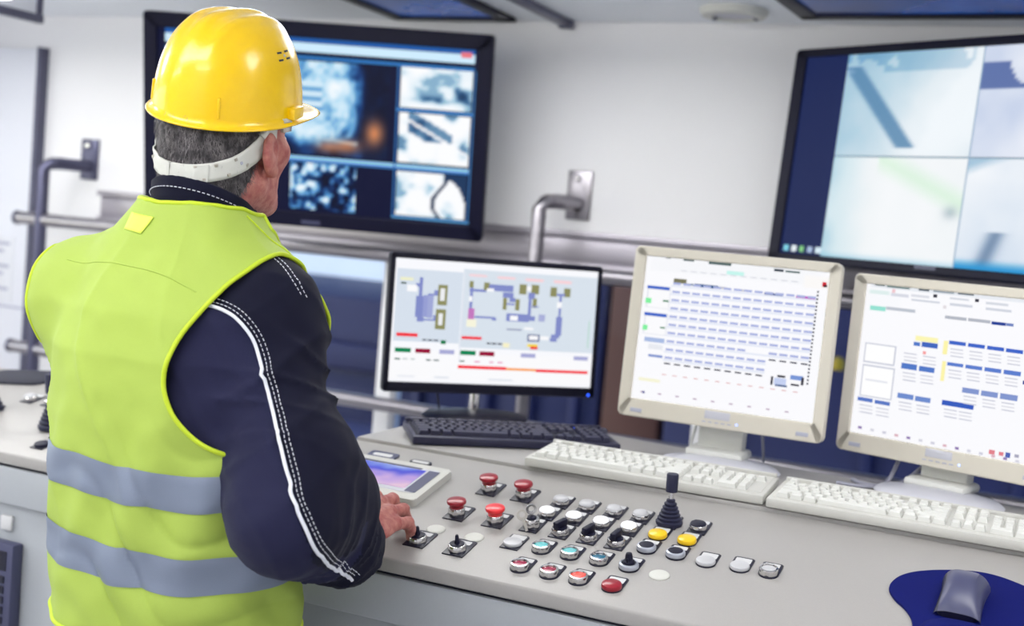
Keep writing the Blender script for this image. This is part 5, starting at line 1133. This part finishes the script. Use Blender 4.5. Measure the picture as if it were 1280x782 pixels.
# trousers, boots, belt
trousers = part('trousers', net_mesh([(sd_trousers, (-1.42, 1.27, .03), (-.90, 1.64, 1.02), .0075)], 2), person, None, 'trouser_navy')
for A in (ANL, ANR):
    b = part('boot', net_mesh([(lambda p: sd_boot(p, A), (A[0] - .08, A[1] - .1, -.01), (A[0] + .08, A[1] + .2, .25), .006)]), person, None, 'leather')
    part('sole', prism([(A[0] + x, A[1] + y) for x, y in rrect(.096, .275, .045, 5, 0, .055)], 0, .016), b, None, 'gap_black')
part('hip_pocket', box(-.012, .006, -.05, .05, -.09, .03, .006), person, T((-1.0, 1.46, .76)) @ RZ(.15), 'trouser_navy')
# hair: close-cropped cap under the helmet plus short strands
def sd_hair(p):
    q = (p - HC) @ RH; d = sd_head(p, False) - .0035 - .0012*vnoise(p, 210.0)
    side = np.clip((q[:, 1] + .035)/.05, 0, 1)                       # 0 at the back, 1 at the ears
    low = -.078 + side*.085
    low = np.where(q[:, 1] > .02, .012 + np.clip((q[:, 1] - .02)/.05, 0, 1)*.06, low)
    return np.maximum(d, low - q[:, 2])
hv, hf = surface_net(sd_hair, (-1.30, 1.36, 1.44), (-1.05, 1.66, 1.70), .0036)
hair = part('hair', np_mesh(relax(hv, hf, 1), hf), person, None, 'hair_grey')
def strands(n=9000):
    r = np.random.RandomState(4); dirs = r.randn(n*3, 3); q = dirs/np.linalg.norm(dirs, axis=1, keepdims=True)
    q = q[(q[:, 1] < .25) & (q[:, 2] < .55)][:n]
    c = HC + RH @ np.array((0, -.015, .0)); dw = q @ RH.T
    lo = np.zeros(len(q)); hi = np.full(len(q), .17)
    for _ in range(22):
        mid = (lo + hi)/2; s = sd_hair(c + dw*mid[:, None]) > 0; hi = np.where(s, mid, hi); lo = np.where(s, lo, mid)
    p0 = c + dw*hi[:, None]; ql = (p0 - HC) @ RH
    side = np.clip((ql[:, 1] + .035)/.05, 0, 1); low = -.082 + side*.085
    p0 = p0[(ql[:, 2] > low) & (ql[:, 2] < .06)]; nn = grad(sd_hair, p0)
    down = np.array((0, .1, -1.0)) + .35*r.randn(len(p0), 3); down -= nn*np.sum(down*nn, 1, keepdims=True); down /= np.linalg.norm(down, axis=1, keepdims=True)
    L = (.007 + .007*r.rand(len(p0)))[:, None]; side_v = np.cross(nn, down)*.00035
    a = p0 - side_v; b = p0 + side_v; t = p0 + down*L + nn*(.0012 + .002*r.rand(len(p0)))[:, None]; m = p0 + down*L*.5 + nn*.0018
    V = np.stack([a, b, m + side_v*.8, m - side_v*.8, t], 1).reshape(-1, 3); F = []
    for k in range(len(p0)): F += [(5*k, 5*k+1, 5*k+2, 5*k+3), (5*k+3, 5*k+2, 5*k+4)]
    return np_mesh(V, F)
hs = part('strands', strands(), hair, None, 'hair_strand'); hs['kind'] = 'stuff'

# ------------------------------------------------------------------ safety vest
VZ0, VZB = .852, 1.27
def vest_raw(theta, v):
    """theta, v arrays -> points on the vest surface; v 0..1 from hem to the top of the shoulders"""
    w = np.clip((v - .62)/.38, 0, 1); zz = VZ0 + (VZB - VZ0)*np.clip(v/.62, 0, 1) + .05*w
    tb = np.array(TORSO); cx = np.interp(zz, tb[:, 0], tb[:, 1]); cy = np.interp(zz, tb[:, 0], tb[:, 2])
    el = w*radians(84); d = np.stack([np.cos(theta)*np.cos(el), np.sin(theta)*np.cos(el), np.sin(el)], 1); o = np.stack([cx, cy, zz], 1)
    lo = np.zeros(len(theta)); hi = np.full(len(theta), .40); found = np.zeros(len(theta), bool)
    ts = np.linspace(.02, .40, 60); prev = sd_vest(o + d*ts[0])
    for t in ts[1:]:
        cur = sd_vest(o + d*t); hit = (~found) & (cur > 0); hi = np.where(hit, t, hi); lo = np.where(hit, t - (ts[1]-ts[0]), lo); found |= hit
    for _ in range(16):
        mid = (lo + hi)/2; s = sd_vest(o + d*mid[:, None]) > 0; hi = np.where(s, mid, hi); lo = np.where(s, lo, mid)
    return o + d*((lo + hi)/2)[:, None]
def vest_disp(p):
    th = np.arctan2(p[:, 1] - 1.45, p[:, 0] + 1.17); z = p[:, 2]
    a = .0030*np.sin(th*7 + 3*z + 1.5*np.sin(z*14)) * np.exp(-((z - 1.20)/.16)**2)
    b = .0045*np.sin(z*62 + th*5.0 + 1.5*np.sin(th*4)) * np.exp(-((z - .93)/.11)**2) * (.45 + .55*np.clip(np.cos(th + .5), 0, 1))
    c = .0035*np.sin(th*11 - z*21) * np.exp(-((z - 1.03)/.13)**2)
    e = .006*np.exp(-((z - .84)/.05)**2) * np.sin(th*6 + .8)
    k = .0020*np.sin((p[:, 0]*.8 + z)*34 + 2*np.sin(p[:, 0]*19)) * np.exp(-((z - 1.30)/.09)**2)
    r1_ = (1 - np.abs(np.sin(z*26 + p[:, 0]*17 + 1.3*np.sin(p[:, 0]*23 + 1))))**3 * np.clip(np.cos(th + .9), 0, 1)
    r2_ = (1 - np.abs(np.sin(th*3.1 + z*4.5 + .8*np.sin(z*11))))**4 * np.exp(-((z - 1.20)/.17)**2)
    return a + b + c + e + k - .0085*r1_*np.exp(-((z - .97)/.14)**2) + .0075*r2_ + .0012*vnoise(p, 60.0)
def vest_pts(theta, v, off=0.0):
    p = vest_raw(theta, v); return p + grad(sd_vest, p)*(vest_disp(p) + off)[:, None]
def catmull(pts, n=8):
    out = []; N = len(pts); p = [np.array(a, float) for a in pts]
    for i in range(N):
        a, b, c, d = p[i-1], p[i], p[(i+1) % N], p[(i+2) % N]
        for k in range(n): t = k/n; out.append(.5*(2*b + (c - a)*t + (2*a - 5*b + 4*c - d)*t*t + (3*b - a - 3*c + d)*t**3))
    return np.array(out)
ARMH = catmull([(4, 1.409), (-25, 1.377), (-46, 1.323), (-57, 1.278), (-61, 1.234), (-58.5, 1.200), (-52, 1.170), (-40, 1.1415), (-22, 1.127), (5, 1.122), (28, 1.135), (46, 1.175), (54, 1.23), (50, 1.30), (32, 1.37)])
ARMH_S = ARMH*np.array((1.0, 400.0))
def poly_sd(pt, poly):
    d = np.full(len(pt), 1e9); ins = np.zeros(len(pt), bool); n = len(poly)
    for i in range(n):
        a, b = poly[i], poly[(i+1) % n]; e = b - a; w = pt - a; t = np.clip((w @ e)/(e @ e + 1e-12), 0, 1); d = np.minimum(d, np.linalg.norm(w - t[:, None]*e, axis=1))
        c = ((a[1] > pt[:, 1]) != (b[1] > pt[:, 1])) & (pt[:, 0] < (b[0] - a[0])*(pt[:, 1] - a[1])/(b[1] - a[1] + 1e-12) + a[0]); ins ^= c
    return np.where(ins, -d, d)
def clip_fn(p):
    """positive = kept"""
    th = np.degrees(np.arctan2(p[:, 1] - 1.45, p[:, 0] + 1.17)); z = p[:, 2]
    g = poly_sd(np.stack([th, z*400.0], 1), ARMH_S)/400.0
    left = np.hypot(np.maximum(0, (p[:, 0] + 1.425)*3), 0) * 0 + (p[:, 0] + 1.428)
    left = np.where(p[:, 0] < -1.3, left, .2)
    neck = np.hypot((p[:, 0] + 1.176)/.094, (p[:, 1] - 1.476)/.094) - 1
    vee = np.where(p[:, 1] > 1.5, np.abs(p[:, 0] + 1.17) - np.clip((z - 1.22)*.45, 0, .1), 1)
    vee = np.where((p[:, 1] > 1.5) & (z > 1.22), vee, .2)
    return np.minimum(np.minimum(g, left), np.minimum(neck*.09, vee))
NT, NV = 220, 170
TH = np.linspace(-pi, pi, NT, endpoint=False); VV = np.linspace(0, 1, NV)
tt, vv = np.meshgrid(TH, VV); Pv = vest_pts(tt.ravel(), vv.ravel()); gv = clip_fn(Pv)
def clipped_grid(Pv, gv, NV, NT):
    V = [tuple(p) for p in Pv]; F = []; E = []; cache = {}
    def cut(i, j):
        k = (min(i, j), max(i, j))
        if k not in cache:
            t = gv[i]/(gv[i] - gv[j]); V.append(tuple(Pv[i] + (Pv[j] - Pv[i])*t)); cache[k] = len(V) - 1
        return cache[k]
    for r in range(NV - 1):
        for c in range(NT):
            q = (r*NT + c, r*NT + (c+1) % NT, (r+1)*NT + (c+1) % NT, (r+1)*NT + c); s = [gv[i] > 0 for i in q]
            if all(s): F.append(q); continue
            if not any(s): continue
            poly = []; cuts = []
            for k in range(4):
                i, j = q[k], q[(k+1) % 4]
                if gv[i] > 0: poly.append(i)
                if (gv[i] > 0) != (gv[j] > 0): m = cut(i, j); poly.append(m); cuts.append(m)
            if len(poly) >= 3: F.append(tuple(poly))
            if len(cuts) == 2: E.append(tuple(cuts))
    used = sorted({i for f in F for i in f}); mp_ = {o: n for n, o in enumerate(used)}
    return [V[i] for i in used], [tuple(mp_[i] for i in f) for f in F], E, V
V_, F_, E_, Vall = clipped_grid(Pv, gv, NV, NT)
vme = np_mesh(V_, F_); vest = part('safety_vest', vme, person, None, 'vest_lime', 'lime yellow safety vest with two silver bands')
mod = vest.modifiers.new('thickness', 'SOLIDIFY'); mod.thickness = .0022; mod.offset = -1.0
def chains(E):
    from collections import defaultdict
    adj = defaultdict(list)
    for a, b in E: adj[a].append(b); adj[b].append(a)
    seen = set(); out = []
    for st in list(adj):
        if st in seen: continue
        path = [st]; seen.add(st); cur = st
        while True:
            nx = [k for k in adj[cur] if k not in seen]
            if not nx: break
            cur = nx[0]; path.append(cur); seen.add(cur)
        out.append(path)
    return out
for ch in chains(E_):
    if len(ch) < 20: continue
    Q = np.array([Vall[i] for i in ch])
    for _ in range(3): Q = .25*np.roll(Q, 1, 0) + .5*Q + .25*np.roll(Q, -1, 0)
    part('edge_binding', tube([tuple(q) for q in Q[::2]], .0034, 8, closed=True), vest, None, 'vest_trim')
hemP = vest_pts(TH, np.zeros(NT), .0003)
part('edge_binding', tube([tuple(q) for q in hemP], .0034, 8, closed=True), vest, None, 'vest_trim')
def band(z0, z1, off, name, m, wob=0.004):
    th = np.linspace(-pi, pi, 240, endpoint=False); rows_ = []
    for k in range(9):
        z = z0 + (z1 - z0)*k/8 + wob*np.sin(th*2 + .5) + .0015*np.sin(th*9); v = (z - VZ0)/(VZB - VZ0)*.62
        rows_.append(vest_pts(th, v, off if 0 < k < 8 else off - .001))
    return part(name, grid_mesh(np.array(rows_), close_u=True), vest, None, m)
band(1.054, 1.105, .0022, 'reflective_band', 'reflective'); band(.938, .991, .0022, 'reflective_band', 'reflective')
# yoke seam across the upper back, front zip, neck tag
YOKE = [(-1.3556, 1.3917, 1.3691), (-1.29, 1.366, 1.3735), (-1.2194, 1.3519, 1.3753), (-1.1426, 1.3472, 1.3689), (-1.0813, 1.3510, 1.3491)]
def on_vest(pts, off, n):
    Q = on_surface(sd_vest, pts, 0.0, n); return Q + grad(sd_vest, Q)*(vest_disp(Q) + off)[:, None]
part('yoke_seam', tube([tuple(q) for q in on_vest(YOKE, .0003, 40)], .0009, 6), vest, None, 'vest_lime')
SEAMS = [(-1.088, 1.452, 1.452), (-1.06, 1.47, 1.433), (-1.035, 1.49, 1.40)]
part('shoulder_seam', tube([tuple(q) for q in on_vest(SEAMS, .0004, 20)], .0014, 6), vest, None, 'vest_trim')
uu = np.linspace(0, 1, 7); L0, L1 = np.array((-1.232, 1.384, 1.420)), np.array((-1.220, 1.404, 1.440)); R0, R1 = np.array((-1.196, 1.374, 1.418)), np.array((-1.182, 1.392, 1.440))
tg = np.array([[(1-a)*((1-b)*L0 + b*R0) + a*((1-b)*L1 + b*R1) for b in uu] for a in uu]).reshape(-1, 3)
for _ in range(6): tg = tg - grad(sd_vest, tg)*(sd_vest(tg))[:, None]*.9
tg = tg + grad(sd_vest, tg)*(vest_disp(tg) + .0022)[:, None]
tago = part('neck_tag', grid_mesh(tg.reshape(7, 7, 3)), vest, None, 'vest_tag'); md = tago.modifiers.new('thickness', 'SOLIDIFY'); md.thickness = .001

# ------------------------------------------------------------------ hard hat
HO = Vector((-1.172, 1.512, 1.620)); MH = T(HO) @ Matrix.Rotation(.32, 4, Vector((.788, .616, 0))) @ RZ(-.02)
hat = thing('hard_hat', MH, 'glossy yellow hard hat with white nape strap on the worker', 'hard hat')
HA, HB, HH = .0975, .121, .143
def hat_dome(th, t, add=0.0):
    """th around (0 = right, 90 deg = front), t 0 rim .. 1 top"""
    e = t*pi/2; c = cos(e)**.66; s = sin(e)**.90
    fl = 1 + .035*(1 - t)**3
    x, y, z = HA*cos(th)*c*fl, HB*sin(th)*c*fl, HH*s
    rdg = .0032*(math.exp(-(x/.010)**4) + .8*math.exp(-((abs(x) - .034)/.008)**4)) * min(1, max(0, (t - .42)/.25)) * (1 if y < .09 else .3)
    n = Vector((x/HA**2, y/HB**2, z/HH**2 + 1e-6)).normalized()
    return Vector((x, y, z)) + n*(rdg + add)
NU, NVH = 96, 36
dome_p = np.array([[tuple(hat_dome(2*pi*k/NU, i/NVH*.995)) for k in range(NU)] for i in range(NVH + 1)])
rim = []
for (dr, dz) in ((.0, -.0045), (.0075, -.0065), (.0085, -.0045), (.0070, -.0030)):
    row = []
    for k in range(NU):
        th = 2*pi*k/NU; pk = max(0, sin(th))**3; b = hat_dome(th, 0); o = Vector((cos(th), sin(th), 0))
        ext = dr*(1 + 5.2*pk) if dr > 0 else 0
        row.append(tuple(b + o*ext + Vector((0, 0, dz - (.010*pk if dr > 0 else 0)))))
    rim.append(row)
inner = np.array([[tuple(hat_dome(2*pi*k/NU, i/10*.98, -.0025) ) for k in range(NU)] for i in range(10, -1, -1)])
shell = np.concatenate([inner, np.array(rim), dome_p])
sh = part('shell', grid_mesh(shell, close_u=True), hat, MH, 'helmet_yellow')
capm = [hat_dome(2*pi*k/NU, .995) for k in range(0, NU, 6)]
part('crown_cap', np_mesh([tuple(c) for c in capm], [tuple(range(len(capm)))]), sh, MH, 'helmet_yellow')
def on_hat(th, t, add=0.0):
    p = hat_dome(th, t, add); q = hat_dome(th + .01, t); w_ = hat_dome(th, t + .01)
    ax = (q - hat_dome(th, t)).normalized(); up = (w_ - hat_dome(th, t)).normalized(); y = up.cross(ax).normalized(); up = ax.cross(y)
    return MH @ Matrix(((ax.x, y.x, up.x, p.x), (ax.y, y.y, up.y, p.y), (ax.z, y.z, up.z, p.z), (0, 0, 0, 1)))
for base in (radians(9), radians(171)):
    for da, dt_ in ((-.10, .04), (-.10, -.035), (.09, .045), (.09, -.03)):
        part('vent_slot', box(-.0052, .0052, -.0006, .002, -.0014, .0014, .0005), sh, on_hat(base + da, .43 + dt_*.8, .0002), 'gap_black')
    part('vent_rivet', lathe([(.0022, 0), (.002, .0008), (.0008, .001)], 10), sh, on_hat(base, .433, .0005) @ RX(pi/2), 'key_brass')
for th in (radians(14), radians(166)):
    part('accessory_slot', box(-.016, .016, -.009, .004, -.004, .013, .002), sh, on_hat(th, .02, .001), 'helmet_yellow')
for th in (radians(-52), radians(-128)):
    part('side_rib', box(-.0022, .0022, -.0018, .003, 0, .030, .0012), sh, on_hat(th, .03, .0), 'helmet_yellow')
# suspension: nape strap with slots, buckle and side bracket
def strap(th, u, add=0.0):
    """th degrees from the back (-90 right .. 90 left), u 0 bottom .. 1 top"""
    a = radians(th) - pi/2; k = (abs(th)/88.0); zc = -.0745 + .0600*k**1.9; hgt = .0255 + .012*k**2 + .02*max(0, k - .62)
    rx, ry = .0820 + .010*k + add, .0900 + add
    z = zc + (u - .5)*hgt
    k2 = 1.0
    for _ in range(100):                       # lies against the hair
        p = Vector((rx*k2*cos(a), ry*k2*sin(a) + .004, z)); w_ = MH @ p
        if float(sd_hair(np.array([tuple(w_)]))[0]) > .0035 + add and float(sd_head(np.array([tuple(w_)]), False)[0]) > .006 + add: break
        k2 += .008
    return p
ths = np.linspace(-88, 88, 60)
sp = np.array([[tuple(strap(th, u)) for th in ths] for u in np.linspace(0, 1, 6)])
st = part('nape_strap', grid_mesh(sp), hat, MH, 'strap_white'); md = st.modifiers.new('thickness', 'SOLIDIFY'); md.thickness = .0022; md.offset = 0
def strap_box(th, u, w_, h_, d_, m, nm, par):
    p = strap(th, u, .0012); q = strap(th + 2, u, .0012); ax = (q - p).normalized(); up = Vector((0, 0, 1)); up = (up - ax*up.dot(ax)).normalized(); y = up.cross(ax)
    M_ = MH @ Matrix(((ax.x, y.x, up.x, p.x), (ax.y, y.y, up.y, p.y), (ax.z, y.z, up.z, p.z), (0, 0, 0, 1)))
    return part(nm, box(-w_/2, w_/2, -d_/2, d_/2, -h_/2, h_/2, .0004), par, M_, m)
strap_box(4, .5, .0055, .0275, .004, 'strap_white', 'buckle', st)
ov = np.array([[tuple(strap(th, u, .0022)) for th in np.linspace(-6, 30, 16)] for u in np.linspace(.06, .94, 5)])
part('overlap', grid_mesh(ov), st, MH, 'strap_white')
for th, u in ((22, .86), (34, .84), (46, .80), (28, .16), (42, .18), (55, .22), (-20, .5), (-34, .5)):
    strap_box(th, u, .0050, .0042, .0030, 'key_brass', 'slot', st)
strap_box(50, .5, .004, .004, .0036, 'ink_grey', 'slot', st)
for sgn in (1, -1):
    br = [tuple(strap(sgn*70, .9, .002)), tuple(strap(sgn*80, 1.0, .004) + Vector((0, .008, .012))), tuple(Vector((sgn*.098, .020, -.004)))]
    part('side_bracket', tube(br, .0062, 8), st, MH, 'strap_white')
    part('side_clip', box(-.003, .003, -.010, .010, -.008, .008, .001), st, MH @ T((sgn*.1005, .012, -.008)) @ RZ(0), 'key_brass')
